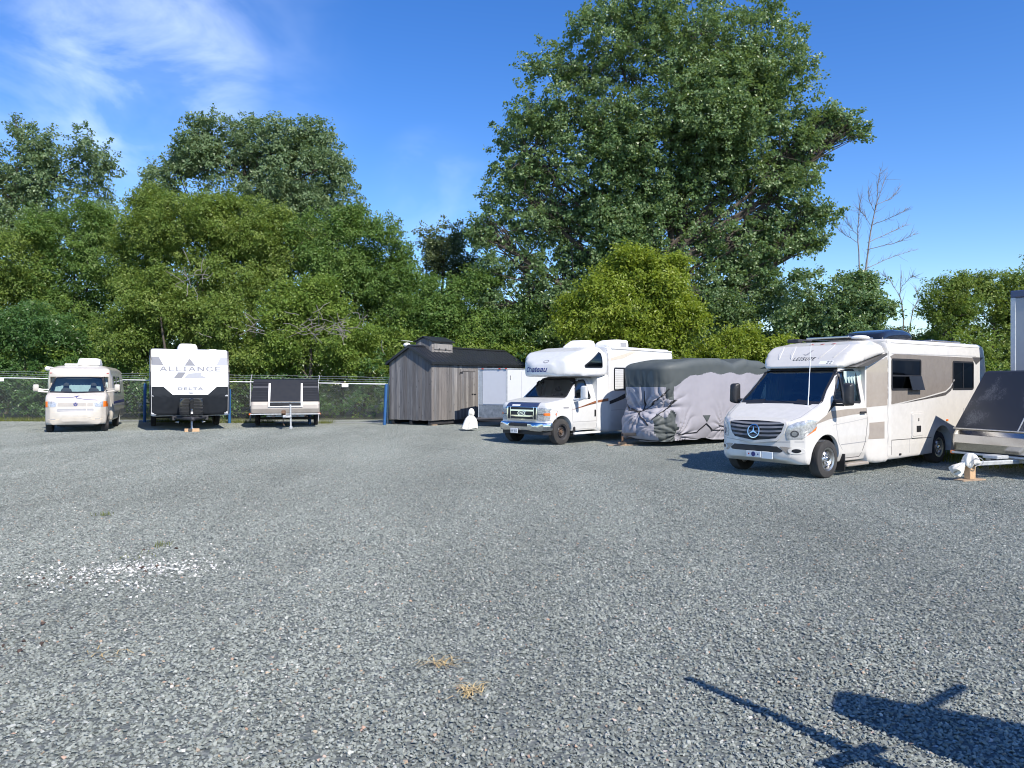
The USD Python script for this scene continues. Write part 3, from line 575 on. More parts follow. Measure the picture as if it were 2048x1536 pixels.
arch = m3.Manifold.cylinder(3, .455, -1, 40, True).rotate([90, 0, 0]).translate([0, 0, .36])
cab_full = soften(cab0, .055, 8)
ws = Polygon([(-.86, 1.41), (.86, 1.41), (.80, 1.62), (.745, 2.03), (-.745, 2.03), (-.80, 1.62)]).buffer(-.02).buffer(.02, quad_segs=4)
sw = rnd([(-.30, 1.47), (-.66, 1.99), (-1.13, 2.02), (-1.22, 1.97), (-1.23, 1.40), (-.30, 1.45)], .03)
cav = ext_xz(rnd([(.0, 1.0), (.02, 1.33), (-.76, 2.02), (-1.0, 2.06), (-1.56, 2.06), (-1.56, .6), (-.3, .6)], .02), -1.2, 1.2) ^ ext_yz(rnd(sym([(.90, .5), (.92, 1.1), (.89, 1.4), (.775, 2.06)]), .03), -2, 1)
body = man(cab_full) - cav - (ext_yz(ws, -1.2, .9) ^ ext_xz(Polygon([(.9, 1.2), (.9, 2.2), (-1.0, 2.2), (-.25, 1.2)]), -1, 1)) - ext_xz(sw, -1.3, 1.3) - (arch ^ m3.Manifold.cube([4, 4, 4], True).translate([0, 2.55, 0])) - (arch ^ m3.Manifold.cube([4, 4, 4], True).translate([0, -2.55, 0]))
part(MH, 'cab', tm(body), 'warm_white_paint', smooth=32)
inner = ext_xy(sbox(-.62, -.72, .62, .72), .3, 1.0)
part(MH, 'wheel_housing', tm(inner), 'black_plastic')
part(MH, 'windshield', decal(cab_full, ws.buffer(.012), 'front', -.012, .006, .1, sheet=True), 'window_glass', smooth=40)
fr = ws.buffer(.035).difference(ws.buffer(-.012)); part(MH, 'windshield_seal', decal(cab_full, fr, 'front', .004, .012, .1), 'black_plastic')
for s, ax in ((1, 'left'), (-1, 'right')):
    w = part(MH, 'side_window', decal(cab_full, sw.buffer(.03).difference(sw.buffer(-.01)), ax, .005, .012), 'black_plastic')
    part(w, 'pane', decal(cab_full, sw.buffer(.005), ax, -.012, .005, sheet=True), 'window_glass'); part(w, 'divider', decal(cab_full, rrect(-.665, -.625, 1.46, 1.95, .01), ax, .004, .02), 'black_plastic')
    part(w, 'corner_trim', decal(cab_full, Polygon([(-.02, 1.20), (-.30, 1.47), (-.33, 1.50), (-.36, 1.38)]), ax, .006, .012), 'black_plastic')
# coach: filler, box and cap
plan_fill = affinity.affine_transform(rnd(sym([(b, a) for a, b in [(-1.40, .955), (-1.62, .985), (-1.9, 1.055), (-2.06, 1.075)]]), .01), [0, 1, 1, 0, 0, 0])
fill = ext_xz(rnd([(-1.40, .40), (-1.40, 2.14), (-2.06, 2.40), (-2.06, .18), (-1.75, .17), (-1.5, .2)], .03), -1.2, 1.2) ^ ext_xy(plan_fill, 0, 3)
fill_t = soften(fill, .06, 3); part(MH, 'cab_surround', fill_t, 'warm_white_paint', smooth=35)
box_side = rnd([(-2.05, .21), (-2.05, 2.665), (-6.55, 2.685), (-6.74, 2.60), (-6.86, 2.0), (-6.88, .45), (-6.80, .30)], .06)
box = ext_xz(box_side, -1.3, 1.3) ^ ext_yz(rnd(sym([(1.06, .2), (1.075, .5), (1.08, 2.4), (1.05, 2.69)]), .09), -8, 0)
rarch = m3.Manifold.cylinder(3, .47, -1, 40, True).rotate([90, 0, 0]).translate([-4.47, 0, .37])
box_full = soften(box, .09, 3)
part(MH, 'coach_body', tm(man(box_full) - (rarch ^ m3.Manifold.cube([9, 4, 4], True).translate([-4, 2.5, 0])) - (rarch ^ m3.Manifold.cube([9, 4, 4], True).translate([-4, -2.5, 0]))), 'warm_white_paint', smooth=32)
part(MH, 'rear_wheel_housing', bx(-5.0, -3.95, -.5, .5, .25, .9), 'black_plastic')
cap_side = rnd([(-.62, 2.07), (-.64, 2.11), (-.90, 2.36), (-1.16, 2.53), (-1.5, 2.61), (-2.06, 2.665), (-2.06, 2.385), (-1.25, 2.17), (-.8, 2.06)], .03)
cap_plan = affinity.affine_transform(rnd(sym([(b, a) for a, b in [(-.58, 0), (-.60, .55), (-.67, .82), (-.85, .93), (-1.35, 1.0), (-2.06, 1.08)]]), .06), [0, 1, 1, 0, 0, 0])
cap = ext_xz(cap_side, -1.2, 1.2) ^ ext_xy(cap_plan, 2, 3) ^ ext_yz(rnd(sym([(1.09, 2.0), (1.09, 2.30), (.98, 2.52), (.75, 2.64), (.3, 2.68)]), .08), -3, 1)
cap_t = soften(cap, .05, 6); part(MH, 'cab_cap', cap_t, 'warm_white_paint', smooth=40)
for y in (-.62, -.34, .40, .70): # pressed ribs on the cap
    part(MH, 'cap_rib', decal(cap_t, affinity.rotate(ell(y, 2.40, .025, .15), 25 * (1 if y > 0 else -1) * -1), 'front', .012, .02, .04), 'warm_white_paint', smooth=50)
allb = trimesh.util.concatenate([cab_full, fill_t, box_full]); 
tan = Polygon([(-2.08, 1.325), (-3.2, 1.43), (-4.3, 1.53), (-4.62, 1.585), (-4.85, 1.68), (-5.03, 1.83), (-5.15, 1.95), (-6.0, 2.20), (-6.12, 2.36), (-2.08, 2.36)])
part(MH, 'tan_panel', decal(box_full, tan, 'left', .003, .005, .3), 'tan_paint')
part(MH, 'dark_flash', decal(box_full, Polygon([(-6.0, 2.375), (-6.62, 2.38), (-6.2, 2.20), (-6.08, 2.29)]), 'left', .0035, .005), 'dark_tan_paint')
part(MH, 'swoosh_line', decal(box_full, Polygon([(-2.6, 1.345), (-3.6, 1.455), (-4.3, 1.53), (-4.62, 1.575), (-4.85, 1.67), (-5.05, 1.84), (-5.10, 1.78), (-4.88, 1.60), (-4.62, 1.50), (-4.2, 1.465), (-3.6, 1.42)]), 'left', .0036, .005), 'dark_tan_paint')
part(MH, 'white_pinstripe', decal(box_full, Polygon([(-2.1, 1.32), (-3.6, 1.47), (-4.62, 1.60), (-4.86, 1.70), (-5.04, 1.86), (-5.06, 1.83), (-4.86, 1.665), (-4.62, 1.57), (-3.6, 1.45)]), 'left', .0045, .005), 'warm_white_paint')
part(MH, 'tan_filler_panel', decal(fill_t, Polygon([(-1.44, 1.29), (-2.045, 1.325), (-2.045, 2.35), (-1.44, 2.12)]), 'left', .003, .005), 'pale_tan_paint')
part(MH, 'tan_door_flash', decal(cab_full, Polygon([(-1.43, 1.28), (-1.43, 1.18), (-.9, 1.16), (-.1, 1.10), (.42, 1.0), (.05, 1.16), (-.13, 1.24), (-.7, 1.27)]), 'left', .0035, .005, .08), 'pale_tan_paint')
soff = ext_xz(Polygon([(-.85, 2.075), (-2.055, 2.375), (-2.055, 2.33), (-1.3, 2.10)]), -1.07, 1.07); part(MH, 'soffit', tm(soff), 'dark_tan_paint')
# seams: door, skirt, compartments
def seam(v, bodym, pts, axis='left', w=.008, mat='grey_print', name='panel_gap', off=.002): return part(v, name, decal(bodym, line2(pts, w), axis, off, .004, .15), mat)
seam(MH, cab_full, [(-.75, 2.055), (-1.30, 2.08), (-1.40, 2.0), (-1.44, 1.4), (-1.44, .95), (-1.38, .60), (-1.24, .33), (-.60, .33)], w=.012, mat='black_print')
seam(MH, cab_full, [(-.30, 1.18), (-.33, .9), (-.40, .66), (-.56, .5)]); seam(MH, cab_full, [(-.5, .60), (-1.42, .62)], w=.014); seam(MH, cab_full, [(-.2, .98), (-.9, 1.03), (-1.43, 1.08)], w=.006)
seam(MH, box_full, [(-2.22, .22), (-2.22, .615), (-3.95, .60)], w=.012, mat='black_print'); seam(MH, box_full, [(-2.98, .61), (-2.98, .23)]); seam(MH, box_full, [(-2.1, 2.36), (-6.2, 2.40)], w=.012, mat='grey_print'); seam(MH, box_full, [(-2.08, 2.60), (-6.6, 2.62)], w=.02, mat='roof_white', off=.012)
seam(MH, box_full, [(-2.10, .23), (-2.10, 2.63)], w=.01)
rec = sub(MH, 'x'); part(MH, 'step_recess', decal(fill_t, Polygon([(-1.50, .66), (-1.50, .98), (-1.95, 1.0), (-1.95, .66)]), 'left', .003, .005), 'pale_tan_paint'); 
h = part(MH, 'utility_hatch', decal(box_full, rrect(-3.54, -3.08, .66, 1.12, .03), 'left', .018, .02), 'warm_white_paint'); part(h, 'vent', decal(box_full, rrect(-3.43, -3.24, .74, .87, .01), 'left', .022, .006), 'black_plastic'); part(h, 'latch', decal(box_full, rrect(-3.34, -3.31, .97, 1.03, .008), 'left', .026, .01), 'black_plastic')
part(MH, 'hatch_frame', decal(box_full, rrect(-3.58, -3.04, .62, 1.16, .05).difference(rrect(-3.535, -3.085, .665, 1.115, .03)), 'left', .01, .012), 'warm_white_paint')
part(MH, 'lock', decal(box_full, rrect(-2.62, -2.54, .29, .33, .01), 'left', .012, .012), 'black_plastic'); part(MH, 'reflector', decal(box_full, rrect(-4.75, -4.65, .93, .97, .01), 'left', .01, .01), 'amber_lens')
window_spans = [(-3.46, -2.19), (-6.06, -4.96)]
for k, (a, b) in enumerate(window_spans):
    p = rrect(a, b, 1.62, 2.27, .06); m = rrect(a + .02, b - .02, 1.905, 1.935, .008) if k == 0 else rrect((a + b) / 2 - .02, (a + b) / 2 + .02, 1.64, 2.25, .008)
    window(MH, box_full, p, 'left', .04, mull=m)
aw = trimesh.Trimesh(*[np.array(x) for x in ([[0, 0, 0], [.55, 0, 0], [.55, .07, -.29], [0, .07, -.29], [0, .012, 0], [.55, .012, 0], [.55, .082, -.29], [0, .082, -.29]], [[4, 5, 6], [4, 6, 7], [0, 2, 1], [0, 3, 2], [0, 1, 5], [0, 5, 4], [1, 2, 6], [1, 6, 5], [2, 3, 7], [2, 7, 6], [3, 0, 4], [3, 4, 7]])], process=False)
aw.apply_translation([-3.42, 1.105, 1.915]); part(MH, 'vent_pane', aw, 'black_gloss')
part(MH, 'lettering', decal(box_full, place2(text_poly('UNITY', .11, False, 0, 1.25, track=.12), -5.85, 1.09, True), 'left', .003, .004, .1), 'grey_print')
# front of the cab
gr = rnd([(-.60, 1.02), (-.55, .86), (-.45, .745), (0, .69), (.45, .745), (.55, .86), (.60, 1.02), (.5, 1.05), (0, 1.065), (-.5, 1.05)], .03)
g = part(MH, 'grille', decal(cab_full, gr, 'front', .006, .012, .06), 'black_plastic'); part(g, 'surround', decal(cab_full, gr.buffer(.05).difference(gr), 'front', .018, .03, .06), 'warm_white_paint', smooth=40)
for z in (.80, .875, .95, 1.02):
    part(g, 'slat', decal(cab_full, line2([(-.56, z + .012), (-.3, z - .006), (0, z - .014), (.3, z - .006), (.56, z + .012)], .034).intersection(gr), 'front', .022, .02, .06), 'silver_print')
st = part(g, 'star_emblem', decal(cab_full, Point(0, .865).buffer(.132, 16).difference(Point(0, .865).buffer(.113, 16)), 'front', .05, .03, .06), 'chrome')
star = union_all([Polygon([(0 + .018 * math.cos(t + math.pi / 2), .865 + .018 * math.sin(t + math.pi / 2)), (.118 * math.cos(t), .865 + .118 * math.sin(t)), (.018 * math.cos(t - math.pi / 2), .865 + .018 * math.sin(t - math.pi / 2))]) for t in (math.pi / 2, math.pi / 2 + 2.0944, math.pi / 2 + 4.18879)] + [Point(0, .865).buffer(.022)])
part(g, 'star', decal(cab_full, star, 'front', .052, .03, .05), 'chrome')
for s in (1, -1):
    hp = rnd([(s * a, b) for a, b in [(.645, .735), (.625, .86), (.66, .98), (.78, 1.055), (.925, 1.10), (.965, 1.06), (.955, .93), (.90, .79), (.86, .745)]], .015)
    hl = part(MH, 'headlight', decal(cab_full, hp, 'front', .008, .02, .05), 'lamp_glass', smooth=40); part(hl, 'projector', decal(cab_full, ell(s * .76, .84, .055, .062), 'front', .014, .01, .04), 'lamp_dark'); part(hl, 'bulb_ring', decal(cab_full, ell(s * .76, .84, .035, .04), 'front', .02, .01, .04), 'chrome')
    part(hl, 'turn_signal', decal(cab_full, Polygon([(s * .905, .80), (s * .955, .90), (s * .962, .97), (s * .935, .88)]), 'front', .012, .01, .04), 'amber_lens')
    fg = part(MH, 'fog_lamp_bezel', decal(cab_full, ell(s * .78, .53, .12, .062), 'front', .012, .02, .05), 'warm_white_paint', smooth=40); part(fg, 'fog_lamp', decal(cab_full, ell(s * .785, .53, .062, .036), 'front', .018, .01, .04), 'black_gloss')
    part(MH, 'hood_vent', decal(cab_full, affinity.affine_transform(Polygon([(-.02, .36), (.10, .34), (.13, .70), (.03, .76)]), [1, 0, 0, s, 0, 0]), 'top', .004, .008, .06), 'black_plastic')
part(MH, 'lower_air_intake', decal(cab_full, rnd([(-.46, .60), (.46, .60), (.58, .52), (.52, .49), (-.52, .49), (-.58, .52)], .015), 'front', .005, .01, .06), 'black_plastic')
for s in (1, -1): part(MH, 'bumper_crease', decal(cab_full, rnd([(s * a, b) for a, b in [(.50, .60), (.62, .60), (.90, .56), (.66, .46), (.60, .50)]], .01), 'front', .004, .006, .06), 'pale_tan_paint')
pl = part(MH, 'license_plate', bx(.872, .884, -.16, .16, .375, .49, .003), 'plate_white'); part(pl, 'emblem', decal(.884, Point(0, .432).buffer(.045), 'front', .003, .003), 'navy_print')
for s in (-1, 1): part(pl, 'dot', decal(.884, Point(s * .10, .432).buffer(.014), 'front', .003, .003), 'red_lens' if s < 0 else 'navy_print')
part(MH, 'bumper_step', bx(.855, .87, .165, .40, .36, .49, .004), 'plate_white')
seam(MH, cab_full, [(-.97, .70), (-.6, .69), (0, .655), (.6, .69), (.97, .70)], 'front', .012, 'grey_print'); 
seam(MH, cab_full, [(.70, .66), (.55, .78), (.2, .84), (-.1, .88)], 'top', .01, 'grey_print'); seam(MH, cab_full, [(.70, -.66), (.55, -.78), (.2, -.84), (-.1, -.88)], 'top', .01, 'grey_print')
part(MH, 'lettering', decal(cap_t, place2(text_poly('LEISURE', .062, True, .3, 1.15, track=.16), .02, 2.225), 'front', .004, .006, .08), 'black_print')
part(MH, 'bird_emblem', decal(cap_t, union_all([Polygon([(-.07, 2.36), (0, 2.345), (.05, 2.40), (.09, 2.41), (.05, 2.34), (0, 2.325)]), Polygon([(.02, 2.35), (.06, 2.43), (.10, 2.44), (.06, 2.36)])]), 'front', .004, .006, .05), 'grey_print')
tg = part(MH, 'number_sticker', decal(cap_t, rrect(.40, .68, 2.135, 2.205, .005), 'front', .004, .006, .06), 'plate_white'); part(tg, 'lettering', decal(cap_t, place2(text_poly('22', .05, True, .1, 1.4), .61, 2.15), 'front', .007, .004, .05), 'black_print')
for y in (-.12, .12, .36): part(MH, 'marker_lamp', decal(cap_t, rrect(y - .03, y + .03, 2.555, 2.575, .006), 'front', .02, .03, .05), 'red_lens')
part(MH, 'antenna', cat(tube([(.12, .66, 1.33), (.02, .66, 2.52)], [.012, .006], 6), bx(.06, .18, .60, .72, 1.29, 1.34, .02)), 'white_rail')
# mirrors
for s in (1, -1):
    arm = part(MH, 'mirror', cat(tube([(-.28, s * .93, 1.42), (-.24, s * 1.16, 1.42)], .03, 8), tube([(-.28, s * .93, 1.36), (-.24, s * 1.16, 1.36)], .022, 8)), 'black_plastic')
    hd = m3.Manifold.hull_points(np.array([[-.24 + a, s * (1.24 + b), 1.55 + c] for a, b, c in [(.07, -.07, -.2), (.07, .09, -.18), (.06, -.07, .2), (.06, .09, .19), (-.06, -.10, -.22), (-.06, .11, -.2), (-.06, -.10, .23), (-.06, .11, .22), (.11, 0, -.1), (.11, 0, .1)]]))
    part(arm, 'housing', soften(hd, .03, 4), 'black_plastic', smooth=40)
    part(arm, 'mirror_glass', bx(-.305, -.298, s * 1.24 - .085, s * 1.24 + .085, 1.38, 1.74), 'chrome')
part(MH, 'door_handle', decal(cab_full, rrect(-1.36, -1.16, 1.175, 1.215, .015), 'left', .035, .02), 'black_plastic')
0 and part(MH, 'badge', decal(cab_full, place2(text_poly('2500', .03, True, 0, 1.5), -.46, .74, True), 'left', .003, .004), 'grey_print') if False else None
part(MH, 'entry_step', cat(bx(-1.42, -.60, .86, 1.03, .175, .235, .015), bx(-1.32, -.7, .9, 1.0, .236, .245)), 'pale_tan_paint')
part(MH, 'mud_flap', bx(-.60, -.57, .78, .99, .1, .42), 'black_plastic')
for s in (1, -1):
    wheel(MH, (0, s * .885, .355), .355, .225, s, .205, 'alloy'); wheel(MH, (-4.47, s * .90, .355), .355, .225, s, .205, 'alloy')
part(MH, 'chassis', cat(bx(-6.6, .3, -.45, .45, .3, .45), bx(-4.6, -4.35, -.8, .8, .28, .42), bx(-.1, .1, -.8, .8, .28, .42)), 'steel_dark')
# cab interior
part(MH, 'dashboard', tm(ext_xz(rnd([(.0, .95), (.02, 1.34), (-.18, 1.40), (-.42, 1.28), (-.46, 1.0)], .04), -.88, .88)), 'cab_trim')
for s in (1, -1): part(MH, 'seat', cat(roof_box(-1.28, -.78, s * .46 - .24, s * .46 + .24, .75, 1.0), roof_box(-1.42, -1.22, s * .46 - .24, s * .46 + .24, .9, 1.55), roof_box(-1.40, -1.26, s * .46 - .13, s * .46 + .13, 1.6, 1.82)), 'seat_cloth', smooth=50)
stw = trimesh.creation.torus(.18, .018, major_sections=24, minor_sections=8); stw.apply_transform(trimesh.transformations.rotation_matrix(math.radians(62), [0, 1, 0])); stw.apply_translation([-.52, .46, 1.33]); part(MH, 'steering_wheel', stw, 'black_plastic', smooth=True)
part(MH, 'sensor_pod', bx(-.78, -.66, -.12, .12, 1.86, 1.98, .03), 'black_plastic')
def curtain(y0, x0, y1, x1, z0, z1, n=60, amp=.02):
    t = np.linspace(0, 1, n); dx, dy = x1 - x0, y1 - y0; l = math.hypot(dx, dy); w = np.sin(t * l * 60) * amp; xs, ys = x0 + dx * t - dy / l * w, y0 + dy * t + dx / l * w
    v = np.vstack([np.column_stack([xs, ys, np.full(n, z0)]), np.column_stack([xs, ys, np.full(n, z1)])]); f = [q for i in range(n - 1) for q in ([i, i + 1, n + i + 1], [i, n + i + 1, n + i])]
    return trimesh.Trimesh(v, np.array(f), process=False)
part(MH, 'cab_curtain', curtain(-.85, -1.5, .85, -1.5, .7, 2.04), 'dim_curtain', smooth=True)
for s in (1, -1): part(MH, 'window_curtain', curtain(s * .86, -.78, s * .86, -1.42, 1.1, 2.0, 40, .015), 'curtain_cloth', smooth=True)
# roof
rb = soften(m3.Manifold.hull_points(np.array([[x, y, z] for x, y, z in [(-3.0, -.5, 2.68), (-3.0, .5, 2.68), (-3.1, -.45, 2.86), (-3.1, .45, 2.86), (-3.45, -.42, 2.95), (-3.45, .42, 2.95), (-4.2, -.42, 2.96), (-4.2, .42, 2.96), (-4.4, -.5, 2.85), (-4.4, .5, 2.85), (-4.4, -.5, 2.68), (-4.4, .5, 2.68)]], float)), .07, 5)
part(MH, 'air_conditioner', rb, 'black_gloss', smooth=40)
part(MH, 'solar_panel', bx(-2.7, -1.7, -.5, .45, 2.70, 2.74, .01), 'brushed_metal'); part(MH, 'solar_panel', bx(-6.2, -4.7, -.3, .75, 2.72, 2.75, .01), 'brushed_metal'); part(MH, 'roof_vent', cat(roof_box(-2.0, -1.6, .5, .8, 2.66, 2.74, .04)), 'roof_white', smooth=40)
part(MH, 'roof_rail', cat(tube([(-1.7, -.75, 2.7), (-2.4, -.8, 2.72)], .02), bx(-1.75, -1.6, -.9, -.6, 2.64, 2.72, .02)), 'steel_dark')
# ---------------------------------------------------------------- class C motorhome with cab-over bunk
CH = thing('motorhome', 'white cab over motorhome with lettering Chateau and chrome grille, left of the covered camper', 'motorhome', (.725, 22.19, 0), heading(44))
T6 = [0, 1, 1, 0, 0, 0]
def plan(half, r=.05): return affinity.affine_transform(rnd(sym([(b, a) for a, b in half]), r), T6)
side = rnd([(.50, .42), (.60, .55), (.62, .70), (.60, 1.10), (.52, 1.20), (.30, 1.245), (-.36, 1.345), (-1.02, 1.92), (-1.2, 1.97), (-1.8, 1.97), (-1.8, .38), (.3, .38)], .04)
fcab = rnd(sym([(.94, .35), (.985, .6), (.995, .95), (.975, 1.2), (.93, 1.36), (.74, 1.93), (.68, 1.98)]), .05)
pcab = plan([(.62, 0), (.61, .6), (.56, .85), (.42, .955), (0, .99), (-1.8, .99)], .06)
c0 = ext_xz(side, -1.2, 1.2) ^ ext_yz(fcab, -2, 1) ^ ext_xy(pcab, 0, 2.2)
cabF = soften(c0, .055, 7)
arch = m3.Manifold.cylinder(3, .47, -1, 40, True).rotate([90, 0, 0]).translate([0, 0, .37])
wsF = Polygon([(-.80, 1.375), (.80, 1.375), (.665, 1.90), (-.665, 1.90)]).buffer(-.03).buffer(.03, quad_segs=4)
swF = rnd([(-.66, 1.345), (-.80, 1.70), (-.92, 1.84), (-1.28, 1.86), (-1.37, 1.36), (-1.37, 1.33)], .05)
cav = ext_xz(rnd([(-.35, .7), (-.33, 1.30), (-1.03, 1.86), (-1.72, 1.90), (-1.72, .6)], .02), -1.2, 1.2) ^ ext_yz(rnd(sym([(.92, .5), (.93, 1.1), (.87, 1.4), (.68, 1.93)]), .03), -2, 1)
half = lambda s: m3.Manifold.cube([9, 4, 4], True).translate([0, s * 2.55, 0])
bodyF = man(cabF) - cav - (ext_yz(wsF, -1.3, .5) ^ ext_xz(Polygon([(.5, 1.2), (.5, 2.2), (-1.4, 2.2), (-.62, 1.25)]), -1, 1)) - ext_xz(swF, -1.3, 1.3) - (arch ^ half(1)) - (arch ^ half(-1))
part(CH, 'cab', tm(bodyF), 'white_paint', smooth=32); part(CH, 'wheel_housing', bx(-.5, .5, -.58, .58, .3, .95), 'black_plastic')
part(CH, 'windshield', decal(cabF, wsF.buffer(.01), 'front', -.012, .006, .1, sheet=True), 'window_glass', smooth=40); part(CH, 'windshield_seal', decal(cabF, wsF.buffer(.03).difference(wsF.buffer(-.015)), 'front', .004, .012, .1), 'black_plastic')
for s, ax in ((1, 'left'), (-1, 'right')):
    w = part(CH, 'side_window', decal(cabF, swF.buffer(.03).difference(swF.buffer(-.01)), ax, .005, .012), 'black_plastic'); part(w, 'pane', decal(cabF, swF.buffer(.005), ax, -.012, .005, sheet=True), 'window_glass')
# coach
boxs = rnd([(-2.03, .29), (-2.03, 2.92), (-5.5, 2.90), (-5.72, 2.78), (-5.75, .5), (-5.6, .32)], .05)
boxF = soften(ext_xz(boxs, -1.3, 1.3) ^ ext_yz(rnd(sym([(1.10, .29), (1.12, .6), (1.12, 2.75), (1.06, 2.93)]), .05), -7, 0), .1, 3)
rar = m3.Manifold.cylinder(3, .45, -1, 40, True).rotate([90, 0, 0]).translate([-3.75, 0, .38])
part(CH, 'coach_body', tm(man(boxF) - (rar ^ m3.Manifold.cube([12, 4, 4], True).translate([0, 2.6, 0])) - (rar ^ m3.Manifold.cube([12, 4, 4], True).translate([0, -2.6, 0]))), 'white_paint', smooth=32)
fillF = soften(ext_xz(rnd([(-1.63, .36), (-1.63, 1.98), (-2.04, 2.05), (-2.04, .28), (-1.8, .3)], .03), -1.3, 1.3) ^ ext_xy(plan([(-1.6, .985), (-1.75, 1.03), (-2.04, 1.12)], .01), 0, 3), .07, 3); part(CH, 'cab_surround', fillF, 'white_paint', smooth=35)
caps = rnd([(-.30, 1.97), (-.20, 2.03), (-.14, 2.16), (-.22, 2.34), (-.42, 2.54), (-.75, 2.72), (-1.25, 2.86), (-2.04, 2.925), (-2.04, 2.03), (-1.8, 1.975)], .05)
capF = soften(ext_xz(caps, -1.3, 1.3) ^ ext_xy(plan([(-.14, 0), (-.20, .45), (-.36, .80), (-.62, 1.02), (-1.0, 1.10), (-2.04, 1.12)], .12), 1.5, 3.2) ^ ext_yz(rnd(sym([(1.06, 1.96), (1.12, 2.06), (1.13, 2.45), (1.04, 2.72), (.80, 2.88), (.3, 2.95)]), .12), -3, 1), .055, 12)
part(CH, 'bunk_cap', capF, 'white_paint', smooth=45)
tri = rnd([(-.92, 2.29), (-1.64, 2.70), (-1.71, 2.66), (-1.72, 2.26), (-.92, 2.25)], .03).buffer(.02); window(CH, capF, tri, 'left', .03)
w = window(CH, boxF, rrect(-3.35, -2.31, 1.55, 2.26, .06), 'left', .04); part(w, 'blind', decal(boxF, rrect(-2.80, -2.345, 1.585, 2.225, .02), 'left', .0055, .004), 'blind')
for k in range(9): part(w, 'blind_slat', decal(boxF, rrect(-2.79, -2.355, 1.61 + k * .068, 1.618 + k * .068, .002), 'left', .0075, .004), 'grey_print')
part(CH, 'stripe', decal(cabF, Polygon([(-.38, .985), (-1.0, 1.075), (-1.61, 1.18), (-1.61, 1.25), (-1.0, 1.115)]), 'left', .003, .005, .1), 'brown_print'); part(CH, 'stripe', decal(fillF, Polygon([(-1.65, 1.19), (-2.03, 1.23), (-2.03, 1.32), (-1.65, 1.255)]), 'left', .003, .005), 'brown_print')
part(CH, 'stripe', decal(cabF, Polygon([(-.9, 1.075), (-1.61, 1.165), (-1.61, 1.18), (-.9, 1.083)]), 'left', .004, .005), 'black_print')
part(CH, 'swoosh', decal(boxF, Polygon([(-2.06, 1.22), (-2.5, 1.33), (-3.1, 1.52), (-3.6, 1.75), (-3.6, 1.60), (-2.8, 1.28), (-2.06, 1.12)]), 'left', .003, .005), 'black_print')
part(CH, 'swoosh', decal(boxF, Polygon([(-2.06, 2.45), (-2.8, 2.55), (-3.6, 2.80), (-4.0, 2.86), (-3.4, 2.84), (-2.9, 2.70), (-2.06, 2.52)]), 'left', .003, .005), 'beige_print')
seam(CH, cabF, [(-.44, 1.33), (-.46, .9), (-.52, .42), (-1.62, .42), (-1.63, 1.3), (-1.42, 1.9), (-.95, 1.9)], w=.012, mat='grey_print'); seam(CH, cabF, [(-.5, .64), (-1.6, .64)], w=.012); seam(CH, boxF, [(-2.06, .95), (-5.6, .95)], w=.01); seam(CH, boxF, [(-2.05, .3), (-2.05, 2.85)], w=.012)
seam(CH, capF, [(-2.0, 2.76), (-1.85, 2.80), (-1.7, 2.81)], w=.01)
part(CH, 'door_handle', decal(cabF, rrect(-1.56, -1.50, .78, .98, .02), 'left', .02, .02), 'black_plastic'); part(CH, 'fender_badge', decal(cabF, rrect(-.30, -.07, 1.05, 1.09, .01), 'left', .008, .008), 'grey_print')
part(CH, 'lettering', decal(capF, place2(text_poly('Chateau', .145, True, .3, 1.2), -.20, 2.115), 'front', .004, .006, .08), 'navy_print')
part(CH, 'emblem', decal(capF, ell(.12, 2.42, .11, .05).difference(ell(.12, 2.425, .08, .028)), 'front', .004, .006, .05), 'grey_print')
# front
gF = part(CH, 'grille', decal(cabF, rrect(-.60, .60, .70, 1.17, .05), 'front', .03, .05, .08), 'chrome')
for y0, y1, z0, z1 in ((-.44, .44, 1.01, 1.08), (-.44, .44, .745, .81), (-.55, -.47, .74, 1.08), (.47, .55, .74, 1.08), (-.44, -.15, .85, .965), (.15, .44, .85, .965)): part(gF, 'opening', decal(cabF, rrect(y0, y1, z0, z1, .01), 'front', .033, .01), 'black_plastic')
part(gF, 'oval_emblem', decal(cabF, ell(0, .91, .15, .075).difference(ell(0, .91, .125, .055)), 'front', .05, .03, .05), 'chrome'); part(gF, 'oval_field', decal(cabF, ell(0, .91, .126, .056), 'front', .045, .02, .05), 'silver_print'); part(gF, 'oval_script', decal(cabF, line2([(-.07, .90), (-.02, .93), (.03, .89), (.07, .92)], .018), 'front', .048, .01), 'chrome')
part(gF, 'hood_deflector', decal(cabF, rnd([(-.62, 1.10), (.62, 1.10), (.60, 1.22), (-.60, 1.22)], .03), 'front', .04, .03, .08), 'navy_paint'); part(gF, 'deflector_sticker', decal(cabF, rrect(-.40, -.08, 1.115, 1.155, .005), 'front', .045, .01), 'plate_white')
for s in (1, -1):
    hl = part(CH, 'headlight', decal(cabF, rnd([(s * a, b) for a, b in [(.615, .71), (.615, 1.07), (.93, 1.07), (.975, .98), (.97, .74), (.90, .70)]], .02), 'front', .012, .03, .06), 'lamp_glass', smooth=40); part(hl, 'turn_signal', decal(cabF, rnd([(s * a, b) for a, b in [(.80, .86), (.80, .92), (.972, .93), (.972, .84)]], .01), 'front', .018, .01, .05), 'amber_lens'); part(hl, 'divider', decal(cabF, line2([(s * .62, .88), (s * .97, .885)], .02), 'front', .017, .01, .06), 'lamp_dark')
bp = soften(ext_xy(plan([(.74, 0), (.73, .5), (.66, .85), (.50, .985), (.40, 1.0), (.40, .9), (.5, .5), (.5, 0)], .02), .40, .66) ^ ext_xz(rnd([(.3, .42), (.68, .40), (.75, .46), (.75, .60), (.66, .655), (.3, .655)], .03), -1.2, 1.2), .06, 4)
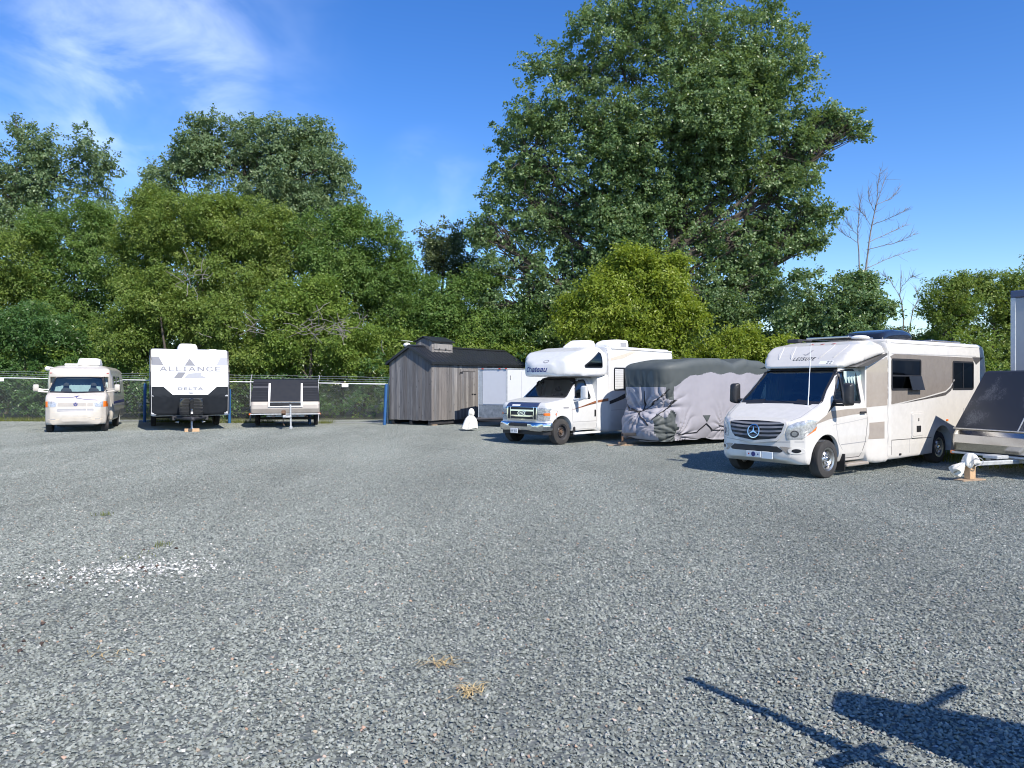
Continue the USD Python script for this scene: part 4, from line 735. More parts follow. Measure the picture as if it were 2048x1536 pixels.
bF = part(CH, 'bumper', bp, 'chrome', smooth=40); part(bF, 'slot', decal(bp, rrect(-.42, .30, .53, .62, .01), 'front', .004, .01), 'black_plastic'); part(bF, 'lower_valance', tm(ext_xy(plan([(.66, 0), (.60, .8), (.45, .95), (.3, .9), (.4, 0)], .02), .30, .40)), 'black_plastic')
pl = part(CH, 'license_plate', bx(.752, .762, -.34, -.04, .33, .47, .003), 'plate_white'); part(pl, 'lettering', decal(.762, place2(text_poly('W 82', .07, True), -.19, .365), 'front', .002, .003), 'grey_print')
for s in (1,):
    ar = part(CH, 'mirror', cat(tube([(-.56, s * .95, 1.30), (-.60, s * 1.30, 1.33)], .025, 8), tube([(-.56, s * .95, 1.22), (-.60, s * 1.28, 1.31)], .02, 8)), 'white_paint'); part(ar, 'housing', soften(tm_box := m3.Manifold.hull_points(np.array([[-.60 + a, s * 1.32 + b, 1.50 + c] for a in (-.06, .05) for b in (-.11, .11) for c in (-.2, .2)] + [[-.53, s * 1.32, 1.36], [-.53, s * 1.32, 1.64]])), .04, 4), 'white_paint', smooth=40); part(ar, 'mirror_glass', bx(-.668, -.655, s * 1.32 - .09, s * 1.32 + .09, 1.34, 1.66), 'chrome')
part(CH, 'running_board', bx(-1.75, -.52, .86, 1.04, .27, .33, .015), 'white_rail'); part(CH, 'mud_guard', bx(-.62, -.52, .8, .99, .22, .5, .02), 'black_plastic')
for s in (1, -1): wheel(CH, (0, s * .88, .375), .375, .24, s, .215, 'steel'); wheel(CH, (-3.75, s * .92, .375), .375, .24, s, .215, 'steel')
part(CH, 'chassis', cat(bx(-5.5, .3, -.42, .42, .34, .5), bx(-3.9, -3.6, -.8, .8, .3, .46), bx(-.1, .1, -.8, .8, .3, .46)), 'steel_dark')
part(CH, 'dashboard', tm(ext_xz(rnd([(-.33, .9), (-.33, 1.29), (-.55, 1.33), (-.75, 1.2), (-.78, .95)], .03), -.9, .9)), 'cab_trim')
for s in (1, -1): part(CH, 'seat', cat(roof_box(-1.4, -.95, s * .45 - .25, s * .45 + .25, .7, .95), roof_box(-1.6, -1.4, s * .45 - .25, s * .45 + .25, .85, 1.5), roof_box(-1.58, -1.46, s * .45 - .13, s * .45 + .13, 1.52, 1.72)), 'seat_cloth', smooth=50)
part(CH, 'cab_curtain', curtain(-.9, -1.70, .9, -1.70, .6, 1.9, 50, .015), 'cab_trim', smooth=True)
sk = soften(m3.Manifold.hull_points(np.array([[-2.0 + a, .0 + b, 2.86 + c] for a, b, c in [(-.45, -.35, 0), (-.45, .35, 0), (.5, -.35, 0), (.5, .35, 0), (-.42, -.3, .27), (-.42, .3, .27), (.10, -.3, .27), (.10, .3, .27)]])), .07, 4); part(CH, 'skylight', sk, 'roof_white', smooth=45)
ac = part(CH, 'air_conditioner', soften(m3.Manifold.hull_points(np.array([[-3.3 + a, .30 + b, 2.90 + c * 1.4] for a, b, c in [(-.5, -.36, 0), (-.5, .36, 0), (.55, -.36, 0), (.55, .36, 0), (-.48, -.34, .2), (-.48, .34, .2), (.15, -.32, .2), (.15, .32, .2), (.5, -.3, .12), (.5, .3, .12)]])), .08, 3), 'roof_white', smooth=40); part(ac, 'vent', bx(-3.6, -3.3, .655, .665, 2.94, 3.08), 'grey_print')
part(CH, 'roof_vent', roof_box(-4.2, -3.7, -.3, .4, 2.9, 3.02, .08), 'roof_white', smooth=40); part(CH, 'awning_rail', tube([(-2.2, 1.10, 2.85), (-5.6, 1.10, 2.83)], .03), 'roof_white')

# ---------------------------------------------------------------- beige motorhome on the left
def facing(px, py, ang):
    g = gp(px, py); return g, heading(ang)
g0, hd = facing(151, 865, -23)
VW = thing('motorhome', 'small cream motorhome with purple swoosh on its nose, leftmost vehicle by the fence', 'motorhome', g0, hd)
vs = rnd([(.02, .28), (.10, .42), (.10, .62), (.03, .80), (-.02, 1.08), (-.14, 1.30), (-.42, 1.45), (-1.0, 2.02), (-1.05, 2.12), (-1.35, 2.12), (-1.35, .25)], .05)
vf = rnd(sym([(.93, .26), (1.0, .5), (1.015, .9), (.985, 1.3), (.93, 1.46), (.79, 2.05), (.7, 2.13)]), .07)
vp = plan([(.10, 0), (.085, .45), (0, .8), (-.16, .96), (-.45, 1.01), (-1.35, 1.015)], .08)
v0 = soften(ext_xz(vs, -1.2, 1.2) ^ ext_yz(vf, -2, 1) ^ ext_xy(vp, 0, 2.3), .055, 8)
wsV = Polygon([(-.90, 1.475), (0, 1.45), (.90, 1.475), (.755, 1.99), (.4, 2.03), (-.4, 2.03), (-.755, 1.99)]).buffer(-.04).buffer(.04, quad_segs=4)
cav = ext_xz(rnd([(-.4, .8), (-.42, 1.41), (-1.0, 1.95), (-1.3, 1.98), (-1.3, .8)], .02), -1.2, 1.2) ^ ext_yz(rnd(sym([(.94, .5), (.94, 1.1), (.90, 1.45), (.78, 2.02)]), .03), -2, 1)
arV = m3.Manifold.cylinder(3, .40, -1, 40, True).rotate([90, 0, 0]).translate([-.62, 0, .32])
swV = rnd([(-.62, 1.5), (-1.0, 1.95), (-1.25, 1.97), (-1.25, 1.42), (-.62, 1.46)], .03)
bV = man(v0) - cav - (ext_yz(wsV, -1.4, .3) ^ ext_xz(Polygon([(.3, 1.3), (.3, 2.3), (-1.28, 2.3), (-.62, 1.36)]), -1.2, 1.2)) - ext_xz(swV, -1.3, 1.3) - (arV ^ half(1)) - (arV ^ half(-1))
part(VW, 'cab', tm(bV), 'cream_paint', smooth=32); part(VW, 'wheel_housing', bx(-1.1, -.1, -.6, .6, .22, .8), 'black_plastic')
part(VW, 'windshield', decal(v0, wsV.buffer(.01), 'front', -.012, .006, .1, sheet=True), 'window_glass', smooth=40); part(VW, 'windshield_seal', decal(v0, wsV.buffer(.035).difference(wsV.buffer(-.02)), 'front', .004, .012, .08), 'black_plastic')
for ax in ('left', 'right'):
    w = part(VW, 'side_window', decal(v0, swV.buffer(.025).difference(swV.buffer(-.01)), ax, .005, .012), 'black_plastic'); part(w, 'pane', decal(v0, swV.buffer(.005), ax, -.012, .005, sheet=True), 'window_glass')
bo = soften(ext_xz(rnd([(-1.30, .36), (-1.22, .9), (-.98, 1.5), (-.98, 2.10), (-1.15, 2.33), (-1.5, 2.44), (-5.9, 2.44), (-6.0, 2.3), (-6.05, .5), (-5.95, .34)], .06), -1.3, 1.3) ^ ext_yz(rnd(sym([(1.06, .34), (1.12, .7), (1.11, 1.4), (1.05, 2.0), (.98, 2.30), (.80, 2.43), (.4, 2.46)]), .10), -7, 0) ^ ext_xy(plan([(-.94, .0), (-.97, .7), (-1.1, .98), (-1.35, 1.10), (-1.6, 1.12), (-6.05, 1.12)], .05), 0, 3), .08, 5)
hole = ext_xz(Polygon([(-.9, .2), (-.9, 2.02), (-1.3, 2.02), (-1.3, .2)]), -.95, .95)
rV = m3.Manifold.cylinder(3, .40, -1, 40, True).rotate([90, 0, 0]).translate([-3.9, 0, .33]); big_ = lambda s: m3.Manifold.cube([16, 4, 4], True).translate([0, s * 2.65, 0])
part(VW, 'coach_body', tm(man(bo) - hole - (rV ^ big_(1)) - (rV ^ big_(-1))), 'cream_paint', smooth=35)
for a, b in ((-2.6, -1.7), (-4.2, -3.0)): window(VW, bo, rrect(a, b, 1.40, 2.05, .05), 'left', .04)
part(VW, 'navy_stripe', decal(bo, Polygon([(-1.4, 1.0), (-1.4, 1.08), (-5.9, 1.10), (-5.9, .98)]), 'left', .004, .006), 'navy_print'); part(VW, 'grey_stripe', decal(bo, Polygon([(-1.4, .93), (-1.4, .97), (-5.9, .94), (-5.9, .85)]), 'left', .004, .006), 'grey_print')
part(VW, 'grille', decal(v0, rnd([(-.60, 1.10), (.60, 1.10), (.54, .94), (-.54, .94)], .02), 'front', .004, .008, .08), 'cream_paint')
for z in (.965, 1.0, 1.035, 1.07): part(VW, 'grille_slat', decal(v0, line2([(-.55, z), (.55, z)], .012), 'front', .010, .01, .1), 'pale_tan_paint')
part(VW, 'round_emblem', decal(v0, Point(0, 1.02).buffer(.066).difference(Polygon([(-.045, 1.06), (0, .97), (.045, 1.06), (.03, 1.06), (0, 1.0), (-.03, 1.06)])), 'front', .016, .012, .05), 'navy_print')
part(VW, 'air_intake', decal(v0, rrect(-.58, .58, .755, .855, .04), 'front', .005, .01, .08), 'grey_print'); part(VW, 'intake_post', decal(v0, rrect(.34, .37, .70, 1.10, .01), 'front', .016, .016, .06), 'cream_paint')
for s in (1, -1):
    hl = part(VW, 'headlight', decal(v0, rnd([(s * .62, .93), (s * .58, 1.12), (s * .87, 1.125), (s * .87, .92)], .015), 'front', .008, .02, .05), 'lamp_glass', smooth=40)
    part(VW, 'turn_signal', decal(v0, rnd([(s * .875, .92), (s * .875, 1.125), (s * 1.0, 1.12), (s * 1.0, .92)], .015), 'front', .010, .02, .05), 'amber_lens', smooth=40)
    part(VW, 'fog_recess', decal(v0, ell(s * .68, .485, .19, .055).difference(sbox(-2, .50, 2, 2)), 'front', .004, .008, .05), 'beige_print'); part(VW, 'fog_lamp', decal(v0, rrect(s * .70 - .08, s * .70 + .08, .465, .495, .01), 'front', .008, .01, .05), 'grey_print')
    m = part(VW, 'mirror', cat(tube([(-.55, s * .95, 1.46), (-.50, s * 1.28, 1.50)], .035, 8), tube([(-.55, s * .93, 1.55), (-.50, s * 1.25, 1.56)], .02, 8)), 'cream_paint'); part(m, 'housing', soften(m3.Manifold.hull_points(np.array([[-.50 + a, s * 1.30 + b, 1.60 + c] for a in (-.07, .05) for b in (-.10, .09) for c in (-.12, .14)] + [[-.42, s * 1.3, 1.6]])), .04, 4), 'cream_paint', smooth=40)
    part(VW, 'marker_lamp', decal(bo, rrect(s * .93 - .035, s * .93 + .035, 2.145, 2.17, .006), 'front', .012, .02, .05), 'red_lens')
    wheel(VW, (-.62, s * .88, .32), .32, .21, s, .185, 'steel'); wheel(VW, (-3.9, s * .95, .32), .32, .21, s, .185, 'steel')
seam(VW, v0, [(-.95, .545), (-.5, .53), (.5, .53), (.95, .545)], 'front', .018, 'beige_print'); seam(VW, v0, [(-1.0, .74), (1.0, .74)], 'front', .012, 'beige_print'); seam(VW, v0, [(-.86, 1.12), (-.82, 1.42)], 'front', .012, 'beige_print'); seam(VW, v0, [(.86, 1.12), (.82, 1.42)], 'front', .012, 'beige_print')
part(VW, 'swoosh', decal(v0, union_all([line2([(-.62, 1.265), (-.1, 1.27), (.05, 1.30), (.0, 1.245), (.3, 1.19), (.72, 1.16)], .022), line2([(-.05, 1.285), (.10, 1.315)], .03)]), 'front', .004, .006, .06), 'navy_print')
part(VW, 'hood_seam', decal(v0, line2([(-.5, 1.375), (.5, 1.375)], .012), 'front', .003, .005), 'beige_print')
part(VW, 'air_conditioner', soften(m3.Manifold.hull_points(np.array([[-2.2 + a, .22 + b, 2.44 + c] for a, b, c in [(-.5, -.40, 0), (-.5, .40, 0), (.5, -.40, 0), (.5, .40, 0), (-.4, -.36, .30), (-.4, .36, .30), (.4, -.36, .30), (.4, .36, .30)]])), .07, 5), 'roof_white', smooth=40)
part(VW, 'roof_vent', bx(-1.9, -1.5, -.55, -.1, 2.44, 2.52, .02), 'roof_white'); part(VW, 'awning', bx(-4.6, -1.15, -1.14, -.98, 2.24, 2.40, .05), 'roof_white')
part(VW, 'dashboard', tm(ext_xz(rnd([(-.4, .9), (-.42, 1.38), (-.7, 1.40), (-.85, 1.2), (-.85, .95)], .03), -.9, .9)), 'cab_trim')
for s in (1, -1): part(VW, 'seat', cat(roof_box(-1.28, -1.1, s * .45 - .22, s * .45 + .22, .95, 1.62), roof_box(-1.25, -1.15, s * .45 - .12, s * .45 + .12, 1.64, 1.82)), 'seat_cloth', smooth=50)
part(VW, 'cab_curtain', curtain(-.9, -1.29, .9, -1.29, .8, 1.98, 40, .008), 'dim_curtain', smooth=True); part(VW, 'chassis', bx(-5.8, -.2, -.5, .5, .28, .45), 'steel_dark')

# ---------------------------------------------------------------- travel trailer
g0 = gp(381, 861); AL = thing('travel_trailer', 'white and black travel trailer with the lettering ALLIANCE DELTA on its front', 'travel trailer', g0, heading(-26))
W_ = 1.37
sd = rnd([(.0, .62), (.02, .85), (.06, 1.30), (.05, 1.7), (-.05, 2.2), (-.25, 2.70), (-.42, 3.02), (-.6, 3.08), (-7.2, 3.02), (-7.25, .55), (-.1, .55)], .04)
tb = soften(ext_xz(sd, -W_, W_) ^ ext_yz(rnd(sym([(W_, .5), (W_, 2.98), (W_ - .06, 3.09)]), .04), -8, 1), .09, 3)
wa = union_all([Point(-3.9, .36).buffer(.43), Point(-4.75, .36).buffer(.43), sbox(-4.75, 0, -3.9, .79)]); wam = ext_xz(wa, W_ - .35, W_ + 1) + ext_xz(wa, -W_ - 1, -W_ + .35)
part(AL, 'body', tm(man(tb) - wam), 'panel_white', smooth=35)
part(AL, 'black_front_panel', decal(tb, Polygon([(-W_ + .05, .57), (W_ - .05, .57), (W_ - .05, 1.645), (.92, 1.645), (.60, 1.34), (-.60, 1.34), (-.92, 1.645), (-W_ + .05, 1.645)]), 'front', .004, .008, .2), 'graphite_paint')
edge = Polygon([(-W_ + .05, 1.66), (-.91, 1.66), (-.59, 1.355), (.59, 1.355), (.91, 1.66), (W_ - .05, 1.66), (W_ - .05, 1.645), (.92, 1.645), (.60, 1.34), (-.60, 1.34), (-.92, 1.645), (-W_ + .05, 1.645)]); part(AL, 'white_edge_trim', decal(tb, edge, 'front', .010, .012, .2), 'white_rail')
for s, mt in ((-1, 'silver_print'), (1, 'pale_silver_print')): part(AL, 'silver_graphic', decal(tb, Polygon([(s * 1.36, 2.77), (s * 1.08, 2.77), (s * .92, 2.46), (s * 1.36, 2.46)]), 'front', .004, .006, .1), mt)
for pz, mt in (([(-.02, 2.72), (-.20, 2.44), (.18, 2.44)], 'silver_print'), ([(-.42, 2.19), (-.16, 2.19), (-.30, 1.97), (-.57, 1.97)], 'silver_print'), ([(-.06, 2.14), (.40, 2.19), (.36, 2.09), (.60, 1.96), (-.22, 1.97)], 'pale_silver_print')): part(AL, 'silver_graphic', decal(tb, Polygon(pz), 'front', .004, .006, .1), mt)
part(AL, 'lettering', decal(tb, place2(text_poly('ALLIANCE', .17, True, 0, 1.62, track=.12), 0, 2.235), 'front', .005, .007, .1), 'silver_print'); part(AL, 'lettering', decal(tb, place2(text_poly('DELTA', .09, True, 0, 1.9, track=.16), .0, 1.53), 'front', .005, .007, .1), 'silver_print')
part(AL, 'small_print', decal(tb, union_all([rrect(-.06, .08, 1.44, 1.455, .004), rrect(-.04, .08, 1.385, 1.41, .004)]), 'front', .005, .006), 'silver_print')
for s in (1, -1): part(AL, 'corner_trim', tube([(.012 + x, s * (W_ - .01), z) for x, z in [(.0, .62), (.06, 1.30), (.05, 1.7), (-.05, 2.2), (-.25, 2.70), (-.42, 3.02)]], .022, 6), 'graphite_paint'); part(AL, 'side_panel', decal(tb, Polygon([(-.15, .6), (-7.2, .6), (-7.2, 1.3), (-.15, 1.3)]), 'left' if s > 0 else 'right', .003, .005, .5), 'graphite_paint')
part(AL, 'side_panel', decal(tb, Polygon([(-.65, 1.3), (-.30, 1.3), (-.55, 2.9), (-.9, 2.95)]), 'right', .003, .005, .3), 'graphite_paint')
for y in (-1.15, 1.15): part(AL, 'clearance_light', decal(tb, rrect(y - .05, y + .05, 2.90, 2.93, .01), 'front', .015, .02), 'plate_white')
part(AL, 'air_conditioner', roof_box(-3.2, -2.2, -.36, .38, 3.06, 3.38, .07), 'roof_white', smooth=40); part(AL, 'roof_vent', roof_box(-1.6, -1.2, .7, 1.05, 3.05, 3.14, .05), 'roof_white', smooth=40)
tk = soften(ext_yz(rnd(sym([(.40, .62), (.42, .9), (.40, 1.16), (.36, 1.22)]), .05), .30, .75), .05, 5); tk_ = part(AL, 'propane_cover', tk, 'black_gloss', smooth=45)
for z in (.74, .86, .98, 1.08): part(tk_, 'ridge', decal(tk, rrect(-.38, .38, z, z + .025, .01), 'front', .012, .02), 'black_plastic')
part(AL, 'tongue_frame', cat(tube([(-.1, -.55, .50), (1.25, 0, .50)], .06, 4), tube([(-.1, .55, .50), (1.25, 0, .50)], .06, 4)), 'steel_dark'); part(AL, 'coupler', cat(bx(1.15, 1.5, -.06, .06, .44, .56, .02), tm(m3.Manifold.sphere(.075, 16).translate([1.48, 0, .48]))), 'steel_dark')
jk = part(AL, 'tongue_jack', cat(tube([(.95, 0, .52), (.95, 0, 1.14)], .06, 10), bx(.88, 1.04, -.07, .07, 1.08, 1.24, .04)), 'black_gloss', smooth=40); part(jk, 'leg', cat(tube([(.95, 0, .14), (.95, 0, .56)], .035, 10), tm(m3.Manifold.cylinder(.015, .08, -1, 14).translate([.95, 0, .125]))), 'galvanised', smooth=40); part(jk, 'lamp', tm(m3.Manifold.sphere(.03, 12).translate([1.01, 0, .80])), 'chrome', smooth=True); part(jk, 'badge', bx(1.008, 1.02, -.035, .035, .66, .74), 'plate_white')
for s in (1, -1): part(AL, 'stabiliser_jack', tube([(.02, s * .50, .62), (.02, s * .50, .34), (.02, s * .40, .32)], .04, 8), 'galvanised'); wheel(AL, (-3.9, s * (W_ - .14), .36), .36, .2, s, .2, 'steel'); wheel(AL, (-4.75, s * (W_ - .14), .36), .36, .2, s, .2, 'steel')
part(AL, 'chassis', cat(bx(-7.2, 0, -.62, -.5, .4, .56), bx(-7.2, 0, .5, .62, .4, .56), bx(-4.85, -3.8, -1.2, 1.2, .34, .42)), 'steel_dark')
f = np.radians(heading(-26)); fx = np.array([math.cos(f), math.sin(f), 0])
solo('timber_block', trimesh.Trimesh(bx(-.10, .10, -.25, .25, 0, .122, .008).vertices @ np.array([[math.cos(f), math.sin(f), 0], [-math.sin(f), math.cos(f), 0], [0, 0, 1]]) + (g0 + fx * .95), bx(-.10, .10, -.25, .25, 0, .122, .008).faces), 'timber', 'orange brown timber block under the jack of the white travel trailer', 'timber block')
# ---------------------------------------------------------------- weathered shed
def wood(name, a, b, c, seedoff):
    look(name, {'g': ('geometry', {}), 'm': ('mapping', {'scale': (26.0, 26.0, 1.1), 'location': (seedoff, seedoff * 1.7, 0)}), 'n': ('noise_texture', {'scale': 1.0, 'detail': 6.0, 'roughness': 0.65, 'distortion': 0.4}),
                'm2': ('mapping', {'scale': (7.0, 7.0, 3.0), 'location': (seedoff, 0, seedoff)}), 'v': ('voronoi_texture', {'scale': 0.9}), 'kr': ('map_range', {'from_min': 0.05, 'from_max': 0.16, 'to_min': 0.35, 'to_max': 1.0, 'clamp': True}),
                'r': ('rgb_ramp', {'ramp': [(0.25, a), (0.5, b), (0.78, c)]}), 'cc': ('combine_color', {}), 'mx': ('mix_color', {'blend_type': 'multiply', 'fac': 1.0}), 'b': ('bump', {'strength': 0.5, 'distance': 0.006}), 'p': ('principled_bsdf', {'roughness': 0.88})},
         [('g.position', 'm.vector'), ('m.vector', 'n.vector'), ('g.position', 'm2.vector'), ('m2.vector', 'v.vector'), ('v.distance', 'kr.value'), ('kr.result', 'cc.r'), ('kr.result', 'cc.g'), ('kr.result', 'cc.b'), ('n.fac', 'r.fac'),
          ('r.color', 'mx.a'), ('cc.color', 'mx.b'), ('mx.result', 'p.base_color'), ('n.fac', 'b.height'), ('b.normal', 'p.normal')], 'p.BSDF')
wood('weathered_board', (.065, .065, .067), (.146, .144, .145), (.27, .264, .26), 0.0)
wood('weathered_board_warm', (.088, .081, .077), (.162, .150, .142), (.256, .238, .225), 3.1)
wood('weathered_board_dark', (.065, .062, .062), (.125, .118, .115), (.20, .19, .182), 7.7)
wood('weathered_board_pale', (.11, .106, .104), (.225, .215, .206), (.37, .355, .335), 12.3)
plain('black_roof_metal', (0.012, 0.014, 0.018), 0.5, var=0.15, coat=0.2)
plain('dark_gap', (0.02, 0.02, 0.02), 0.9)
WOODS = ['weathered_board', 'weathered_board_warm', 'weathered_board_dark', 'weathered_board_pale']
rs = np.random.default_rng(55)
SH = thing('shed', 'weathered grey board shed with a black metal roof and cupola', 'shed', (-3.35, 31.25, 0), math.degrees(math.atan2(.815, .58)))
SW, SL, Z0, ZE, ZR = 2.44, 6.78, .22, 2.68, 3.34
core = m3.Manifold.hull_points(np.array([[x, y, z] for x in (.03, SL - .03) for y, z in ((.03, Z0), (SW - .03, Z0), (SW - .03, ZE - .02), (SW / 2, ZR - .05), (.03, ZE - .02))], float))
part(SH, 'frame', tm(core), 'dark_gap')
roofz = lambda y: ZE + (ZR - ZE) * (1 - abs(y - SW / 2) / (SW / 2))
wl = str(UsdGeom.Xform.Define(stage, SH + '/gable_wall').GetPath()); yy = 0.0
while yy < SW - .02:
    w_ = min(rs.uniform(.14, .20), SW - yy); d = rs.uniform(0, .008); a, b = yy + .003, yy + w_ - .003; ym = (a + b) / 2
    tops = [(a, roofz(a) - .02), (ym, max(roofz(ym), roofz(a), roofz(b)) - .02 if a < SW / 2 < b else roofz(ym) - .02), (b, roofz(b) - .02)]
    part(wl, 'board', tm(ext_yz(Polygon([(a, Z0 + rs.uniform(-.02, .01)), (b, Z0 + rs.uniform(-.02, .01))] + tops[::-1]), -d, .028)), WOODS[int(rs.choice(4, p=[.34, .08, .38, .20]))]); yy += w_
wl = str(UsdGeom.Xform.Define(stage, SH + '/long_wall').GetPath()); xx = 0.0
while xx < SL - .02:
    w_ = min(rs.uniform(.14, .20), SL - xx); d = rs.uniform(0, .008); a, b = xx + .003, xx + w_ - .003
    part(wl, 'board', bx(a, b, -d, .028, Z0 + rs.uniform(-.02, .01), ZE - .01), WOODS[int(rs.choice(4, p=[.30, .34, .14, .22]))]); xx += w_
for y in (0, SW):
    part(SH, 'back_wall', bx(.03, SL - .03, SW - .028, SW, Z0, ZE), 'weathered_board') if y else None
part(SH, 'end_wall', tm(ext_yz(Polygon([(0, Z0), (SW, Z0), (SW, ZE), (SW / 2, ZR - .03), (0, ZE)]), SL - .03, SL)), 'weathered_board')
dr = str(UsdGeom.Xform.Define(stage, SH + '/door').GetPath())
for k in range(6): part(dr, 'board', bx(1.93 + k * .153, 2.075 + k * .153, -.045 - rs.uniform(0, .005), -.012, .30, 2.28), WOODS[int(rs.integers(0, 4))])
part(dr, 'lintel', bx(1.84, 2.95, -.06, -.012, 2.30, 2.40, .005), 'weathered_board_warm'); part(dr, 'jamb', bx(1.84, 1.92, -.055, -.012, .25, 2.295, .005), 'weathered_board_warm'); part(dr, 'jamb', bx(2.86, 2.94, -.055, -.012, .25, 2.295, .005), 'weathered_board_warm'); part(dr, 'latch', cat(bx(2.62, 2.72, -.075, -.045, 1.28, 1.32), bx(2.78, 2.90, -.08, -.05, 1.28, 1.31)), 'black_plastic'); part(dr, 'hinge', bx(1.80, 1.98, -.075, -.06, 2.22, 2.27), 'black_plastic')
for s in (0, 1):
    y0, y1 = (-.12, SW / 2) if s == 0 else (SW + .12, SW / 2); zr = ZR + .02; ze = roofz(0) - .12 * (ZR - ZE) / (SW / 2) + .02
    sl = m3.Manifold.hull_points(np.array([[x, y, z + dz] for x in (-.10, SL + .10) for y, z in ((y0, ze), (y1, zr)) for dz in (0, .035)])); rf = part(SH, 'roof_panel', tm(sl), 'black_roof_metal')
    for k in range(26):
        x = -.08 + k * (SL + .16) / 25; part(rf, 'rib', tm(m3.Manifold.hull_points(np.array([[x + dx, y, z + dz] for y, z in ((y0, ze), (y1, zr)) for dx, dz in ((-.022, .034), (.022, .034), (-.01, .058), (.01, .058))]))), 'black_roof_metal')
    part(SH, 'eave_trim', bx(-.10, SL + .10, y0 - .01 if s == 0 else y0 - .015, y0 + .015 if s == 0 else y0 + .01, ze - .06, ze - .003), 'black_roof_metal')
for x in (-.125, SL + .10):
    for s in (0, 1):
        y0, y1 = (-.12, SW / 2) if s == 0 else (SW + .12, SW / 2); part(SH, 'barge_trim', tm(m3.Manifold.hull_points(np.array([[x + dx, y, z + dz] for y, z in ((y0, ze), (y1, zr)) for dx in (0, .024) for dz in (-.07, .05)]))), 'black_roof_metal')
part(SH, 'ridge_cap', tm(m3.Manifold.hull_points(np.array([[x, SW / 2 + dy, ZR + dz] for x in (-.1, SL + .1) for dy, dz in ((-.12, .03), (.12, .03), (0, .10))]))), 'black_roof_metal')
cu = str(UsdGeom.Xform.Define(stage, SH + '/cupola').GetPath()); cx0, cx1, cy0, cy1 = .87, 2.26, SW / 2 - .46, SW / 2 + .46
part(cu, 'wall', bx(cx0 + .02, cx1 - .02, cy0 + .02, cy1 - .02, 2.9, 3.60), 'weathered_board_dark')
for k in range(6): a = cy0 + k * .1533; part(cu, 'board', bx(cx0 - rs.uniform(0, .005), cx0 + .02, a + .003, a + .15, 3.0, 3.62 + .14 * (1 - abs(a + .077 - SW / 2) / .46)), WOODS[int(rs.integers(0, 4))])
for k in range(4): z = 3.08 + k * .135; part(cu, 'board', bx(cx0, cx1, cy0 - rs.uniform(0, .005), cy0 + .02, z + .003, z + .132), ['weathered_board_pale', 'weathered_board_warm'][k % 2])
part(cu, 'flap', bx(cx0 + .13, cx1 - .10, cy0 - .03, cy0 - .008, 3.26, 3.50, .004), 'weathered_board_pale')
for s in (1, -1): part(cu, 'roof', tm(m3.Manifold.hull_points(np.array([[x, y, z + dz] for x in (cx0 - .08, cx1 + .08) for y, z in ((SW / 2 + s * .55, 3.58), (SW / 2, 3.80)) for dz in (0, .04)]))), 'black_roof_metal')
for x in (cx0 + .45, cx1 - .5): part(cu, 'hinge', bx(x - .03, x + .03, cy0 - .045, cy0 - .032, 3.25, 3.31), 'black_plastic')
part(SH, 'roof_vent', cat(tm(m3.Manifold.cylinder(.35, .07, -1, 14).translate([.25, SW / 2 + .42, 3.10])), tm(m3.Manifold.sphere(.16, 18).scale([1, 1, .6]).translate([.25, SW / 2 + .42, 3.44])), bx(-.05, .55, SW / 2 + .36, SW / 2 + .48, 3.60, 3.615)), 'roof_white', smooth=40)
for y in (.15, 1.2, 2.25): part(SH, 'skid', bx(.02, SL - .02, y - .07, y + .07, .05, Z0 - .002), 'steel_dark')
for k, x in enumerate((.25, 2.4, 4.5, 6.4)):
    for y in (.15, 2.25): part(SH, 'support_block', bx(x - .15, x + .15, y - .12, y + .12, 0, .05), 'old_timber')

# ---------------------------------------------------------------- white cargo trailer behind the cab-over motorhome
look('diamond_plate', {'g': ('geometry', {}), 'v': ('voronoi_texture', {'scale': 30.0}), 'b': ('bump', {'strength': 0.6, 'distance': 0.004}), 'n': ('noise_texture', {'scale': 7.0}), 'r': ('rgb_ramp', {'ramp': [(0.3, (.22, .24, .26)), (0.7, (.36, .38, .41))]}), 'p': ('principled_bsdf', {'metallic': 0.6, 'roughness': 0.5})},
     [('g.position', 'v.vector'), ('v.distance', 'b.height'), ('b.normal', 'p.normal'), ('g.position', 'n.vector'), ('n.fac', 'r.fac'), ('r.color', 'p.base_color')], 'p.BSDF')
u55 = np.array([math.sin(math.radians(30)), math.cos(math.radians(30)), 0]); v55 = np.array([-u55[1], u55[0], 0]); K = np.array([-.215, 30.2, 0])
CT = thing('cargo_trailer', 'white enclosed cargo trailer with a grey tread plate front, between shed and Chateau motorhome', 'cargo trailer', K + v55 * .67, heading(30))
cw = .67; ctb = tm(m3.Manifold.cube([4.2, 2 * cw, 2.02]).translate([-4.2, -cw, .32])); part(CT, 'body', ctb, 'panel_white')
part(CT, 'tread_plate', bx(.003, .012, -cw + .02, cw - .02, .33, .90), 'diamond_plate'); part(CT, 'side_plate', bx(-4.2, -.02, cw + .003, cw + .010, .33, .62), 'diamond_plate')
part(CT, 'front_panel', bx(.003, .014, -cw + .22, cw - .02, .93, 2.29), 'panel_white'); part(CT, 'grey_side_strip', bx(.003, .016, -cw + .02, -cw + .20, .905, 2.31), 'galvanised')
for s in (1, -1): part(CT, 'corner_post', bx(-.05, .02, s * cw - .02, s * cw + .02, .3, 2.34, .006), 'galvanised')
part(CT, 'roof_trim', bx(-4.22, .03, -cw - .02, cw + .02, 2.343, 2.39, .01), 'galvanised')
for y in (-.45, .36, .66): part(CT, 'marker_lamp', bx(.03, .06, y - .05, y + .05, 2.35, 2.388, .008), 'red_lens')
